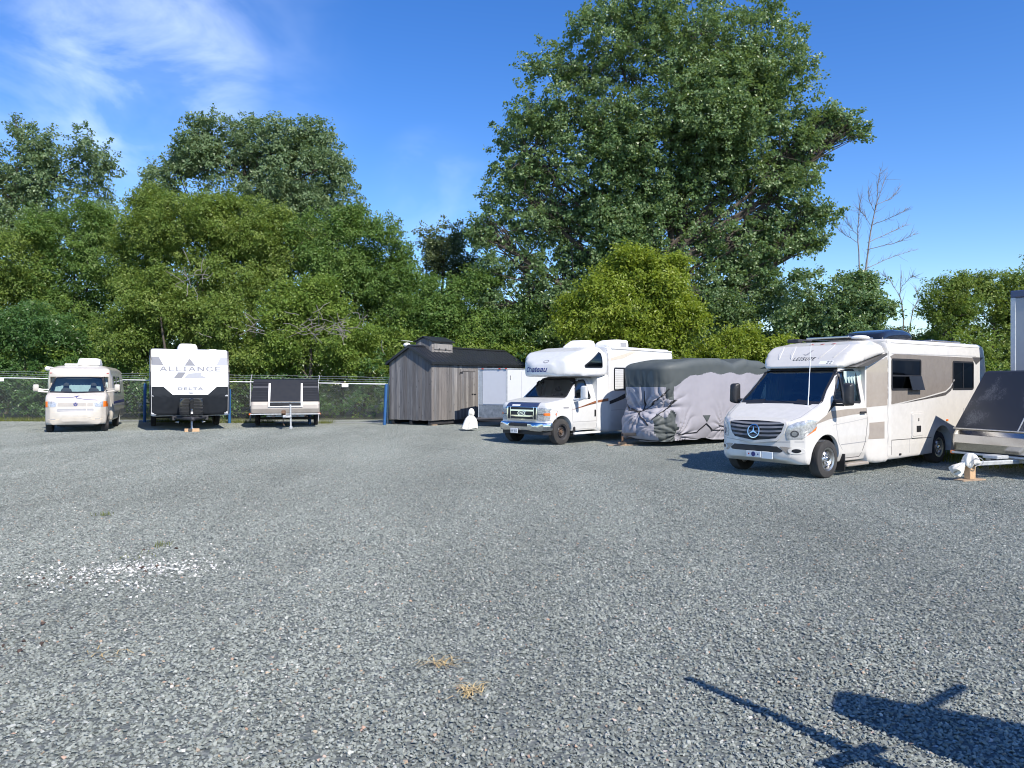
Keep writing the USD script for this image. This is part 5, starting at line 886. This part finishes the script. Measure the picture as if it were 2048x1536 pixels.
part(CT, 'side_seam', bx(-1.24, -1.225, cw + .002, cw + .006, .63, 2.27), 'grey_print'); part(CT, 'side_vent', bx(-.32, -.26, cw + .002, cw + .02, 1.93, 2.10, .004), 'grey_print'); part(CT, 'side_vent_mark', bx(-1.15, -1.12, cw + .002, cw + .012, 1.02, 1.06), 'black_plastic')
part(CT, 'tongue_frame', cat(tube([(0, -.6, .36), (1.25, -.0, .36)], .05, 4), tube([(0, .6, .36), (1.25, 0, .36)], .05, 4)), 'steel_dark'); part(CT, 'sill', bx(-4.2, 0.0, -cw + .01, cw - .01, .22, .318), 'steel_dark')
for s in (1, -1): wheel(CT, (-2.5, s * (cw + .12), .33), .33, .19, s, .19, 'steel'); part(CT, 'fender', tm(ext_xz(Point(-2.5, .34).buffer(.42).difference(Point(-2.5, .34).buffer(.39)).intersection(sbox(-4, .34, 0, 1)), cw if s > 0 else -cw - .24, cw + .24 if s > 0 else -cw)), 'galvanised')
# covered hitch
def drape(prof, seed, n=40, amp=.05, k=5):
    rr = np.random.default_rng(seed); th = np.linspace(0, 2 * np.pi, n, endpoint=False); ph = rr.uniform(0, 6.28, 4); V = []
    for i, (r_, z) in enumerate(prof):
        t = i / (len(prof) - 1); f = 1 + amp * (1.4 - t) * (np.sin(k * th + ph[0] + t) + .6 * np.sin((k + 3) * th + ph[1] - 2 * t) + .4 * np.sin(2 * th + ph[2])); V.append(np.column_stack([np.cos(th) * r_ * f, np.sin(th) * r_ * f, np.full(n, z) + (.04 * np.sin(3 * th + ph[3]) * (1 - t) if i < 2 else 0)]))
    V = np.vstack(V); F_ = []
    for i in range(len(prof) - 1):
        for j in range(n): q = (j + 1) % n; F_ += [[i * n + j, i * n + q, (i + 1) * n + q], [i * n + j, (i + 1) * n + q, (i + 1) * n + j]]
    V = np.vstack([V, [[0, 0, prof[-1][1]]]]); e = (len(prof) - 1) * n
    F_ += [[e + j, e + (j + 1) % n, len(V) - 1] for j in range(n)]
    return trimesh.Trimesh(V, np.array(F_), process=False)
hg = gp(941, 861.5); HB = thing('hitch_cover', 'white cloth bag tied over the hitch and jack of the cargo trailer', 'cloth cover', hg)
dl = drape([(.30, .10), (.29, .16), (.25, .34), (.20, .46), (.11, .56), (.05, .585)], 3, amp=.09); dl.apply_transform(trimesh.transformations.scale_matrix(1.0)); dl.vertices[:, 0] += (.5 - dl.vertices[:, 2]) * -.12
part(HB, 'skirt', dl, 'tarp_white', smooth=60); part(HB, 'hood', drape([(.07, .55), (.115, .60), (.12, .70), (.085, .80), (.03, .84)], 4, amp=.05).apply_translation([.03, 0, 0]), 'tarp_white', smooth=60); part(HB, 'cord', tube([(.03 + .075 * math.cos(a), .075 * math.sin(a), .575) for a in np.linspace(0, 6.28, 20)], .012, 6), 'grey_print'); part(HB, 'jack_leg', tube([(-.12, .05, 0), (-.10, .05, .4)], .025, 8), 'galvanised')

# ---------------------------------------------------------------- black lidded sled trailers
look('speckled_lid', {'g': ('geometry', {}), 'n': ('noise_texture', {'scale': 48.0, 'detail': 4.0, 'roughness': 0.7}), 'n2': ('noise_texture', {'scale': 2.2, 'detail': 2.0}), 'm': ('math', {'math_type': 'multiply'}), 'mr': ('map_range', {'from_min': 0.30, 'from_max': 0.36, 'to_min': 0, 'to_max': 0.22, 'clamp': True}),
                      'x': ('mix_color', {'a': (.020, .023, .030), 'b': (.40, .41, .42)}), 'p': ('principled_bsdf', {'roughness': 0.5})},
     [('g.position', 'n.vector'), ('g.position', 'n2.vector'), ('n.fac', 'm.value1'), ('n2.fac', 'm.value2'), ('m.value', 'mr.value'), ('mr.result', 'x.fac'), ('x.result', 'p.base_color')], 'p.BSDF')
plain('black_lid', (0.008, 0.011, 0.018), 0.6, var=0.1, spec=0.25)
plain('satin_tub', (0.36, 0.33, 0.295), 0.5, 0.35, var=0.06, scale=3, dirt=0.3, dirtcol=(0.30, 0.27, 0.23))
def sled_trailer(label, loc, ang, hw, zb0, zb1, zt, back, lid, ribs, L=3.4, band='polished_band'):
    t = thing('sled_trailer', label, 'trailer', loc, heading(ang))
    pr = rnd([(-.05, zb0), (.06, zb0 + .02), (.10, zb0 + (zb1 - zb0) * .4), (.075, zb0 + (zb1 - zb0) * .75), (.0, zb1), (-L, zb1), (-L, zb0)], .02); b = soften(ext_xz(pr, -hw, hw), .06, 3); part(t, 'metal_tub', b, band, smooth=40)
    lp = np.array([[x, s * y, z] for s in (1, -1) for x, y, z in ((-.01, hw, zb1 + .004), (-L, hw, zb1 + .004), (-back, hw - .02 if not ribs else hw - .08, zt - .03), (-back - .05, hw - .06 if not ribs else hw - .12, zt), (-L + .2, hw - .08, zt), (-L + .05, hw - .05, zt - .05))]); lm = m3.Manifold.hull_points(lp); lt = tm(lm.refine_to_length(.25)); part(t, 'lid', tm(lm), lid)
    part(t, 'rub_rail', bx(-L - .02, .06, -hw - .02, hw + .02, zb0 - .05, zb0 - .004, .01), 'galvanised'); part(t, 'lower_rail', bx(-.35, -.1, -hw * .55, hw * .55, zb0 - .14, zb0 - .055, .01), 'galvanised')
    part(t, 'frame', cat(bx(-L, .05, -.5, -.42, zb0 - .14, zb0 - .052), bx(-L, .05, .42, .5, zb0 - .14, zb0 - .052), bx(-L * .62, -L * .56, -hw + .1, hw - .1, .26, .34)), 'steel_dark')
    part(t, 'tongue', cat(bx(.0, 1.22, -.045, .045, zb0 - .135, zb0 - .06, .01), bx(1.15, 1.38, -.06, .06, zb0 - .11, zb0 - .02, .02)), 'galvanised')
    for s in (1, -1): wheel(t, (-L * .59, s * (hw - .14), .29), .29, .18, s, .16, 'steel')
    for s in (1, -1): part(t, 'marker_lamp', bx(.0, .05, s * hw - .06, s * hw + .03, zb0 - .06, zb0 + .01, .01), 'amber_lens')
    return t, lt, b
gl = gp(571, 856); ST, lt, sb = sled_trailer('black lidded sled trailer with white channel frame and silver tub between travel trailer and shed', gl, -15, 1.32, .58, 1.05, 1.95, .62, 'black_lid', True, band='satin_tub')
zf = lambda z: -.01 - (z - 1.05) / .90 * .62
def lidbar(y0, y1, z0, z1, th): return tm(m3.Manifold.hull_points(np.array([[zf(z) + o, y, z] for z in (z0, z1) for y in (y0, y1) for o in (.0, th)])))
for s in (1, -1): part(ST, 'white_channel', lidbar(s * .62 - .035, s * .62 + .035, .98, 1.78, .05), 'white_rail')
part(ST, 'white_channel', cat(bx(.06, .13, -.655, .655, .83, .88, .01), bx(.05, .12, -.655, -.585, .85, 1.02, .01), bx(.05, .12, .585, .655, .85, 1.02, .01)), 'white_rail'); part(ST, 'hatch_panel', lidbar(-.58, .58, 1.06, 1.76, .02), 'black_lid'); part(ST, 'hatch_lip', bx(.04, .10, -.58, .58, 1.0, 1.035, .008), 'brushed_metal'); part(ST, 'hatch_recess', bx(.06, .112, -.58, .58, .885, .99), 'black_plastic')
for k in range(12):
    z = 1.10 + k * .065
    for s in (1, -1): part(ST, 'lid_rib', lidbar(min(s * .67, s * (1.28 - .03 * k / 12)), max(s * .67, s * (1.28 - .03 * k / 12)), z, z + .018, .014), 'black_lid' if k != 8 else 'silver_print')
part(ST, 'tongue_jack', cat(tube([(.62, .22, .05), (.62, .20, .95)], .035, 10), tm(m3.Manifold.cylinder(.09, .07, -1, 14).translate([.62, .22, 0])), bx(.55, .7, -.05, .24, .44, .52, .01)), 'galvanised', smooth=40); part(ST, 'winch', cat(bx(.25, .45, -.14, .02, .52, .72, .02), tm(m3.Manifold.cylinder(.14, .06, -1, 14).rotate([90, 0, 0]).translate([.5, 0, .62])), tube([(.5, -.05, .52), (.62, -.08, .25), (.66, -.02, .12)], .018, 6)), 'rusty_steel')
uR = np.array([math.sin(math.radians(70)), math.cos(math.radians(70)), 0]); vR = np.array([-uR[1], uR[0], 0]); PR = np.array([9.0, 15.2, 0])
SR, ltR, sbR = sled_trailer('black lidded sled trailer with speckled lid at the right edge of the photograph', PR - vR * 1.28, 70, 1.32, .40, .85, 2.02, .84, 'speckled_lid', False)
part(SR, 'lid_seam', tm(m3.Manifold.hull_points(np.array([[-.01 - (z - .85) / 1.17 * .84 + o, y, z] for z in (.87, 2.0) for y in (-.02, .0) for o in (0, .012)]))), 'galvanised'); part(SR, 'lid_edge', bx(-.02, .03, -1.33, 1.33, .845, .87, .006), 'brushed_metal'); part(SR, 'coupler_bar', bx(.2, .5, -.32, -.02, .36, .42, .01), 'galvanised')
cp = PR - vR * 1.28 - uR * 1.22   # coupler point
WP = thing('timber_post', 'short timber post on a plank propping the coupler of the speckled trailer', 'timber post', (cp[0], cp[1], 0), 20)
part(WP, 'post', bx(-.07, .07, -.06, .06, .032, .34, .005), 'timber'); part(WP, 'plank', bx(-.28, .28, -.10, .10, 0, .03, .004), 'old_timber')
rg = drape([(.09, .27), (.12, .30), (.125, .36), (.11, .42), (.085, .47), (.04, .50)], 9, n=36, amp=.2, k=4); rg.vertices[:, 2] += .0; tail = drape([(.02, .0), (.10, .02), (.09, .10), (.05, .20), (.02, .30)], 11, n=24, amp=.3, k=3); tail.apply_transform(trimesh.transformations.rotation_matrix(math.radians(48), [0, 1, 0])); tail.apply_translation([-.30, -.02, .16])
RG = thing('rag', 'dirty white rag tied round the coupler above the timber post', 'rag', (cp[0], cp[1] - .02, 0)); part(RG, 'wrap', rg, 'tarp_white', smooth=50); part(RG, 'loose_tail', tail, 'tarp_white', smooth=50); part(RG, 'cord', tube([(.05 + .09 * math.cos(a), -.14, .36 + .07 * math.sin(a)) for a in np.linspace(0, 6.28, 18)], .008, 5), 'grey_print')

# ---------------------------------------------------------------- covered camper
plain('cover_light', (0.295, 0.29, 0.325), 0.75, var=0.05, scale=5, dirt=0.15, dirtcol=(.30, .29, .29)); plain('cover_dark', (0.066, 0.078, 0.078), 0.65, var=0.08, scale=5)
CC = thing('covered_camper', 'camper under a grey two tone fabric cover tied with black straps', 'covered camper', (3.66, 21.3, 0), heading(53))
def cover():
    NU, NV = 360, 130; hl, hw = 2.9, 1.03; a = np.linspace(0, 2 * np.pi, NU, endpoint=False); n = 5.5
    c, s = np.cos(a), np.sin(a); rr = (np.abs(c) ** n + np.abs(s) ** n) ** (-1 / n); ux, uy = c * rr, s * rr
    # even spacing along the outline
    px_, py_ = ux * hl, uy * hw; L = np.r_[0, np.cumsum(np.hypot(np.diff(np.r_[px_, px_[0]]), np.diff(np.r_[py_, py_[0]])))]; tgt = np.linspace(0, L[-1], NU, endpoint=False); px_ = np.interp(tgt, L, np.r_[px_, px_[0]]); py_ = np.interp(tgt, L, np.r_[py_, py_[0]])
    arc = tgt; V = []
    nx_, ny_ = np.gradient(py_), -np.gradient(px_); q = np.hypot(nx_, ny_); nx_, ny_ = nx_ / q, ny_ / q
    Hx = lambda x: np.interp(x, [-2.9, -2.2, -1.4, -.6, .0, .6, 1.4, 2.3, 2.9], [2.18, 2.26, 2.44, 2.52, 2.36, 2.50, 2.50, 2.38, 2.36])
    for v in np.linspace(0, 1, NV):
        x, y = px_.copy(), py_.copy()
        if v < .72: t = v / .72; z = np.full(NU, .12) * (1 - t) + t * (Hx(x) - .22); r = np.ones(NU)
        else: t = (v - .72) / .28; k = np.clip(1 - (1 - np.sin(np.minimum(t * 2.2, 1) * np.pi / 2)), 0, 1); r = 1 - .14 * (1 - np.cos(np.minimum(t * 2.2, 1) * np.pi / 2)) - np.clip(t - .42, 0, 1) / .58 * .86 ; z = Hx(x * r) - .22 + .22 * k
        x, y = x * r, y * r
        low = np.clip((.80 - z) / .6, 0, 1); front = np.clip((px_ - 2.35) / .4, 0, 1); side_ = 1 - front; up_ = np.clip((z - 1.75) / .4, 0, 1); Z0_ = arc * 0
        cen = L[-1] / 2; sa = np.where(py_ >= 0, arc, arc - L[-1])          # signed distance along the outline from the middle of the front
        wob = 1.6 * meshkit.noise(np.stack([arc * 1.1, z * 1.1, Z0_], -1), 8)
        d = .034 * (meshkit.noise(np.stack([arc * 1.9 + wob * .3, z * .28, Z0_], -1), 1) - .5) * 2 * (1 - .3 * front) - .05 * front * (1 - np.abs(meshkit.noise(np.stack([arc * 5.5 + wob * .5, z * .5, Z0_ + 2], -1), 21) - .5) * 2) ** 5 * np.clip((2.3 - z) / .5, 0, 1) + .012 * (meshkit.noise(np.stack([arc * 6, z * .5, Z0_], -1), 4) - .5)
        for (k0, k1, amp, fo, nf, sd) in ((.05, 1.0, .075, .85, 15, 0), (-.95, 1.25, .05, .5, 11, 2), (.85, 1.15, .06, .5, 11, 4), (1.25, .30, .10, .60, 15, 1), (-.5, .2, .06, .55, 11, 3), (3.15, .55, .06, .5, 13, 5), (4.4, .30, .06, .6, 13, 6), (.45, .55, .05, .5, 12, 7)):
            u_, w_ = sa - k0, z - k1; rr_ = np.hypot(u_, w_); th_ = np.arctan2(w_, u_) + .5 * (meshkit.noise(np.stack([u_ * 2.2, w_ * 2.2, Z0_ + sd], -1), sd) - .5)
            rid = 1 - np.abs(np.sin(th_ * nf / 2 + sd)) ** .7
            d = d - amp * rid * np.clip(rr_ / .18, 0, 1) * np.exp(-(rr_ / fo) ** 2) * 1.2 - amp * .9 * np.exp(-(rr_ / .10) ** 2)
        d = d * (1 - .8 * up_) - .12 * low ** 2 * side_ + .03 * np.sin(arc * 4 + wob * 2) * low
        d += .30 * front * np.exp(-((z - .58) / .40) ** 4) * np.exp(-(py_ / .72) ** 4) - .06 * front * np.exp(-((z - 1.12) / .12) ** 2)
        x, y = x + nx_ * d, y + ny_ * d
        if v < .02: z = z + .08 * meshkit.noise(np.stack([arc * 2.5, arc * 0, arc * 0], -1), 3)
        z = z + np.where(v > .72, .035 * (meshkit.noise(np.stack([x * 2.2, y * 2.2, x * 0], -1), 12) - .5), 0)
        V.append(np.column_stack([x - 2.9, y, z]))
    V = np.vstack(V); F_ = []
    j = np.arange(NU); q = (j + 1) % NU
    for i in range(NV - 1): F_ += [np.column_stack([i * NU + j, i * NU + q, (i + 1) * NU + q]), np.column_stack([i * NU + j, (i + 1) * NU + q, (i + 1) * NU + j])]
    F_ = np.vstack(F_); t = trimesh.Trimesh(V, F_, process=False); cx = V[F_].mean(1); fx_ = np.tile(np.tile(px_[j], 1), 2 * (NV - 1)); fy_ = np.tile(py_[j], 2 * (NV - 1)); fz = cx[:, 2]
    isf = fx_ > 2.55; isl = (fy_ > 0)
    bnd = np.where(isf, np.where(np.abs(fy_) > .80, 1.25 + .4 * (1.03 - np.abs(fy_)), 1.66), 2.06 - .35 * np.clip((fx_ - 1.3) / 1.2, 0, 1) ** 2)
    bnd = bnd + .03 * np.sin(fx_ * 7) * (~isf)
    dark = fz > bnd
    dark |= (fx_ > 2.2) & (np.hypot(fx_ - 2.88, (np.abs(fy_) - 1.0)) < .30 + .25 * meshkit.noise(np.stack([fz * 4, fx_ * 3, fy_ * 3], -1), 3)) & (fz < .62 + .5 * meshkit.noise(np.stack([fx_ * 3.5, fy_ * 3.5, fz * 0], -1), 9)) & isl
    return t, dark, F_, V
ct, dk, Fq, Vq = cover()
nrmV = ct.vertex_normals
def submesh(mask):
    u, inv = np.unique(Fq[mask].ravel(), return_inverse=True); return trimesh.Trimesh(Vq[u], inv.reshape(-1, 3), process=False)
part(CC, 'roof_cloth', submesh(dk), 'cover_dark', smooth=True); part(CC, 'side_cloth', submesh(~dk), 'cover_light', smooth=True)
for pts in ([(-1.0, 1.28), (-.45, 1.0), (0.05, .98), (.75, 1.45)], [(-.45, 1.05), (0, .95), (.38, .70), (.45, .60)], [(-.9, .33), (0, .18), (.6, .16)], [(.85, 1.62), (.70, 1.42), (.1, 1.0)], [(.05, .98), (.1, 1.55)], [(.55, .75), (.9, 1.3)]): part(CC, 'strap', decal(ct, line2(pts, .028), 'front', .018, .03, .05), 'black_plastic')
for pts in ([(-1.6, .62), (-1.9, .42), (-2.5, .40)], [(-1.6, .62), (-1.3, .38), (-.6, .34)], [(-2.2, .55), (-3.2, .40), (-4.2, .45)]): part(CC, 'strap', decal(ct, line2(pts, .028), 'left', .018, .03, .05), 'black_plastic')
part(CC, 'strap_patch', decal(ct, Polygon([(-1.45, .86), (-1.75, .86), (-1.62, .66)]), 'left', .012, .015, .05), 'cover_dark'); part(CC, 'tongue', bx(-.1, .75, -.05, .05, .30, .38, .01), 'steel_dark'); part(CC, 'jack_leg', tube([(.42, -.32, .10), (.42, -.32, .36)], .03, 8), 'rusty_steel', smooth=40)
for s in (1, -1): wheel(CC, (-3.4, s * .80, .31), .31, .19, s, .17, 'steel')
wbp = np.array([3.66, 21.3, 0]) + np.array([-math.sin(math.radians(53)), -math.cos(math.radians(53)), 0]) * .42 + np.array([math.cos(math.radians(53)), -math.sin(math.radians(53)), 0]) * -.32
WB = thing('timber_block', 'timber block on a flat plank under the jack of the covered camper', 'timber block', wbp, 12); part(WB, 'block', bx(-.10, .10, -.07, .07, .032, .10, .004), 'timber'); part(WB, 'plank', bx(-.45, .45, -.10, .10, 0, .03, .004), 'old_timber')

# ---------------------------------------------------------------- tall grey trailer at the right edge
plain('grey_aluminium', (0.36, 0.37, 0.38), 0.45, var=0.05, scale=3, dirt=0.1)
u5 = np.array([math.sin(math.radians(53)), math.cos(math.radians(53)), 0]); v5 = np.array([-u5[1], u5[0], 0])
TT = thing('box_trailer', 'tall grey box trailer with a dark roof edge at the right edge of the photograph', 'box trailer', np.array([11.42, 17.15, 0]) - v5 * 1.28, heading(53))
part(TT, 'body', bx(-9, 0, -1.28, 1.28, .95, 3.72, .03), 'grey_aluminium'); part(TT, 'roof_edge', bx(-9.02, .02, -1.30, 1.30, 3.723, 3.88, .02), 'navy_paint'); part(TT, 'corner_post', bx(-.06, .015, 1.19, 1.295, .95, 3.72, .01), 'galvanised'); part(TT, 'corner_post', bx(-.06, .015, -1.295, -1.19, .95, 3.72, .01), 'galvanised')
for k in range(1, 6): part(TT, 'panel_rivet_strip', bx(.003, .01, -1.19 + k * .4, -1.17 + k * .4, 1.0, 3.70), 'grey_aluminium')
part(TT, 'frame', bx(-9, 0, -.5, .5, .72, .948), 'steel_dark')
for x in (-7.4, -6.2):
    for s in (1, -1): wheel(TT, (x, s * 1.05, .5), .5, .28, s, .28, 'steel')
for s in (1, -1): part(TT, 'landing_leg', cat(bx(-1.6, -1.48, s * .6 - .06, s * .6 + .06, .03, .72), bx(-1.7, -1.38, s * .6 - .12, s * .6 + .12, 0, .03)), 'steel_dark')
# ---------------------------------------------------------------- chain link fence
FA, FB = np.array([-34.0, 36.7]), np.array([-5.45, 32.95]); fl = np.linalg.norm(FB - FA); fd = (FB - FA) / fl
FE = thing('chain_link_fence', 'galvanised chain link fence with barbed wire along the left edge of the yard', 'fence', (FA[0], FA[1], 0), math.degrees(math.atan2(fd[1], fd[0])))
ftop = lambda x: 2.20 + (1.74 - 2.20) * x / fl
npost = 10; xs = [fl * k / (npost - 1) for k in range(npost)]
rf_ = np.random.default_rng(8)
for x in xs:
    z = ftop(x); dx = rf_.uniform(.0, .05); part(FE, 'post', tube([(x, 0, 0), (x + dx, 0, z + .03)], .032, 8), 'galvanised', smooth=50); part(FE, 'barbed_arm', tube([(x + dx, 0, z + .03), (x + dx + .06, .02, z + .34)], .018, 6), 'galvanised')
for a, b in zip(xs[:-1], xs[1:]): part(FE, 'top_rail', tube([(a, -.02, ftop(a)), (b, -.02, ftop(b))], .024, 8), 'white_rail', smooth=50)
for k in range(3): part(FE, 'barbed_wire', fast_tubes([(a, .01 + .02 * k, ftop(a) + .10 + .1 * k) for a in xs[:-1]], [(b, .01 + .02 * k, ftop(b) + .10 + .1 * k) for b in xs[1:]], .005, .005, 4), 'galvanised')
part(FE, 'bottom_wire', tube([(0, 0, .06), (fl, 0, .06)], .006, 5), 'galvanised')
P0, P1 = [], []; st_ = .075; hh = 2.2
for k in range(int(-hh / st_) - 1, int(fl / st_) + 1):
    for s in (1, -1):
        x0 = k * st_ if s > 0 else k * st_ + hh; x1 = x0 + s * hh; a, b = 0.0, 1.0
        f_ = lambda t: x0 + (x1 - x0) * t
        lo, hi = (max(0, (0 - x0) / (x1 - x0)), min(1, (fl - x0) / (x1 - x0))) if s > 0 else (max(0, (fl - x0) / (x1 - x0)), min(1, (0 - x0) / (x1 - x0)))
        if hi <= lo: continue
        e0, e1 = np.array([f_(lo), .012 * s, .03 + 2.2 * lo]), np.array([f_(hi), .012 * s, .03 + 2.2 * hi]); zt = ftop((e0[0] + e1[0]) / 2) - .02
        if e1[2] > zt: e1 = lerp(e0, e1, (zt - e0[2]) / (e1[2] - e0[2]))
        P0.append(e0); P1.append(e1)
part(FE, 'chain_link', fast_tubes(P0, P1, .0017, .0017, 3), 'galvanised', kind='stuff')
for px, py in ((803 / 3.2 + 440, 775), (4, 757)):
    t_ = (px - 1024) / FPX; k = (t_ * FA[1] - FA[0]) / (fd[0] - t_ * fd[1]); part(FE, 'tag_plate', bx(k - .15, k + .15, -.06, -.05, ftop(k) - .16, ftop(k) + .02, .003), 'plate_white')
for label, px, y0, lean, h_ in (('blue steel post between the fence end and the shed', 769, 32.0, .07, 1.72), ('blue steel post at the fence just right of the travel trailer', 459, 33.4, 0, 1.5), ('blue steel post at the fence just left of the travel trailer', 289, 34.2, .03, 1.75), ('blue steel post behind the silver tub of the black lidded trailer', 619, 32.6, 0, 1.0)):
    p = at(px, 850, y0); t = thing('blue_post', label, 'post', (p[0], y0, 0)); part(t, 'pipe', tube([(0, 0, 0), (lean, 0, h_ * .98), (lean, 0, h_)], [.065, .065, .06], 14), 'blue_steel', smooth=40); part(t, 'cap', tm(m3.Manifold.sphere(.064, 16).scale([1, 1, .5]).translate([lean, 0, h_])), 'blue_steel', smooth=True)

# ---------------------------------------------------------------- ground litter
r = np.random.default_rng(77)
def blob(pxs, n, spread): 
    P = []
    for (px, py, w) in pxs:
        c = gp(px, py); k = int(n * w); q = r.normal(size=(k, 2)) * np.array(spread); P.append(c[:2] + q)
    return np.vstack(P)
wp = blob([(210, 1140, .5), (330, 1135, .35), (240, 1178, .25), (110, 1165, .2), (290, 1118, .2), (160, 1150, .25), (370, 1140, .3), (300, 1135, .4)], 280, (.26, .16))
solo('limestone_rubble', stones(len(wp), 1, .006, .024, .002, .016, .35, wp), 'lime_stone', 'patch of broken white limestone lying on the gravel at lower left', 'rubble', kind='stuff')
bp_ = blob([(75, 1170, .3), (120, 1160, .3), (270, 1138, .3), (160, 1245, .1), (20, 1300, .2), (30, 1318, .2), (330, 1098, .1)], 22, (.22, .08))
solo('bark_chips', stones(len(bp_), 1, .012, .034, .006, .014, .2, bp_), 'bark_chip', 'dark bark chips scattered round the white rubble', 'bark', kind='stuff')
def tuft(name, label, px, py, n, h_, sp, look_, flat=0.5, cat_='plant'):
    b = gp(px, py); t = thing(name, label, cat_, b); rr = np.random.default_rng(px); V, F_ = [], []
    for i in range(n):
        a = rr.uniform(0, 6.28); p = np.array([rr.normal() * sp, rr.normal() * sp, 0.006]); d = np.array([math.cos(a), math.sin(a), 0]); l = h_ * rr.uniform(.5, 1.2); w = np.array([-d[1], d[0], 0]) * .004; m_ = p + d * l * .4 * flat + [0, 0, l * .6 * (1.3 - flat)]; e = p + d * l * (flat + .2) + [0, 0, l * .7 * (1.2 - flat)]; k = len(V) * 1
        V += [p - w, p + w, m_ + w * .8, m_ - w * .8, e]; k = i * 5; F_ += [[k, k + 1, k + 2], [k, k + 2, k + 3], [k + 3, k + 2, k + 4]]
    m = trimesh.Trimesh(np.array(V), np.array(F_), process=False, metadata={'rnd': np.repeat(rr.uniform(0, 1, n), 5)}); part(t, 'blades', m, look_)
tuft('straw_tuft', 'upper wisp of dry straw on the gravel at lower centre', 882, 1328, 34, .10, .05, 'straw', .95, 'straw'); tuft('straw_tuft', 'lower wisp of dry straw on the gravel at lower centre', 942, 1388, 46, .10, .04, 'straw', .9, 'straw')
tuft('straw_tuft', 'faint wisp of dry straw on the gravel at lower left', 225, 1310, 16, .10, .08, 'straw', .95, 'straw')
tuft('weed', 'small yellowish weed beyond the white rubble, at left', 205, 1032, 26, .10, .05, 'grass_blade', .5, 'weed'); tuft('weed', 'small yellowish weed at the far edge of the white rubble', 326, 1092, 26, .09, .05, 'grass_blade', .5, 'weed'); tuft('weed', 'tiny green weed at the far side of the white rubble, left of the taller weed', 272, 1112, 24, .05, .10, 'grass_blade', .8, 'weed')
def grass(n, f, h_, w_, seed):
    rr = np.random.default_rng(seed); P = f(rr, n); a = rr.uniform(0, 6.28, n); l = h_ * rr.uniform(.4, 1.3, n); d = np.stack([np.cos(a), np.sin(a), a * 0], -1); s = np.stack([-d[:, 1], d[:, 0], a * 0], -1) * w_
    e = P + d * (l * rr.uniform(.1, .7, n))[:, None] + np.stack([a * 0, a * 0, l], -1); V = np.stack([P - s, P + s, e], 1).reshape(-1, 3)
    return trimesh.Trimesh(V, (np.arange(n) * 3)[:, None] + np.arange(3)[None], process=False, metadata={'rnd': np.repeat(rr.uniform(0, 1, n), 3)})
solo('grass_verge', grass(26000, lambda q, n: np.stack([q.uniform(9.6, 17, n), q.uniform(15.4, 27, n), np.zeros(n)], -1), .16, .006, 5), 'grass_blade', 'short yellowish grass between the white motorhome and the speckled trailer', 'grass', kind='stuff')
def fence_foot(q, n):
    k = q.uniform(0, fl, n); k = k[meshkit.noise(np.stack([k * .5, k * 0, k * 0], -1), 3) > .42]; o = q.normal(size=len(k)) * .22; return np.stack([FA[0] + fd[0] * k - fd[1] * o, FA[1] + fd[1] * k + fd[0] * o, k * 0], -1)
def gr2(q, n):
    P = fence_foot(q, n * 3); return P[:n] if len(P) >= n else np.vstack([P, P])[:n]
solo('fence_grass', grass(7000, gr2, .20, .007, 6), 'grass_blade', 'dry grass and weeds along the foot of the chain link fence', 'grass', kind='stuff')
solo('edge_grass', grass(9000, lambda q, n: np.stack([q.uniform(-6, 12, n), q.normal(size=n) * .5 + 36.0, np.zeros(n)], -1), .25, .008, 9), 'grass_blade', 'grass along the back edge of the yard behind the parked vehicles', 'grass', kind='stuff')

# ---------------------------------------------------------------- things just outside the right of the frame whose shadows fall into it
def caster(px, py, h_): 
    g = gp(px, py); return g + np.array([SUN[0], SUN[1], 0]) / SUN[2] * h_ + [0, 0, h_]
q0, q1 = caster(1378, 1358, 2.1), caster(1700, 1500, 1.05)
YS = thing('yard_sign', 'grey sign board on posts outside the right of the frame', 'sign', (0, 0, 0))
A_, B_ = caster(1592, 1380, 2.35), caster(2075, 1472, 2.35); ud = norm(B_ - A_); nd = np.array([-ud[1], ud[0], 0]); Lb = np.linalg.norm(B_ - A_) + .3
R_ = np.array([ud, nd, [0, 0, 1]])
bd_ = rnd([(0, .35), (Lb, .35), (Lb, 2.35), (0, 2.35)], .34); bt = tm(ext_xz(bd_, -.12, .12)); bt.vertices = bt.vertices @ R_ + np.array([A_[0], A_[1], 0]); part(YS, 'board', bt, 'galvanised')
for k in (.3, Lb - .3): p = np.array([A_[0], A_[1], 0]) + ud * k; part(YS, 'post', tube([p - nd * .16, p - nd * .16 + [0, 0, 2.2]], .05, 8), 'steel_dark')
a0, a1 = caster(1925, 1372, 2.5), caster(1845, 1418, 2.3); part(YS, 'arm', tube([a0, a1, lerp(a1, A_ + ud * .5, .6)], .03, 6), 'steel_dark')
MP = thing('marker_pole', 'thin grey marker pole outside the right of the frame', 'pole', (q1[0], q1[1], 0)); part(MP, 'pole', tube([(0, 0, 0), (0, 0, 1.05), q0 - [q1[0], q1[1], 0]], [.055, .05, .032], 8), 'galvanised'); part(MP, 'foot', tm(m3.Manifold.cylinder(.05, .16, .12, 16)), 'steel_dark')
b0, b1 = caster(1640, 1536, 1.0), caster(1760, 1492, 1.0); part(MP, 'cross_arm', tube([b0 - [q1[0], q1[1], 0], b1 - [q1[0], q1[1], 0]], .035, 6), 'galvanised')
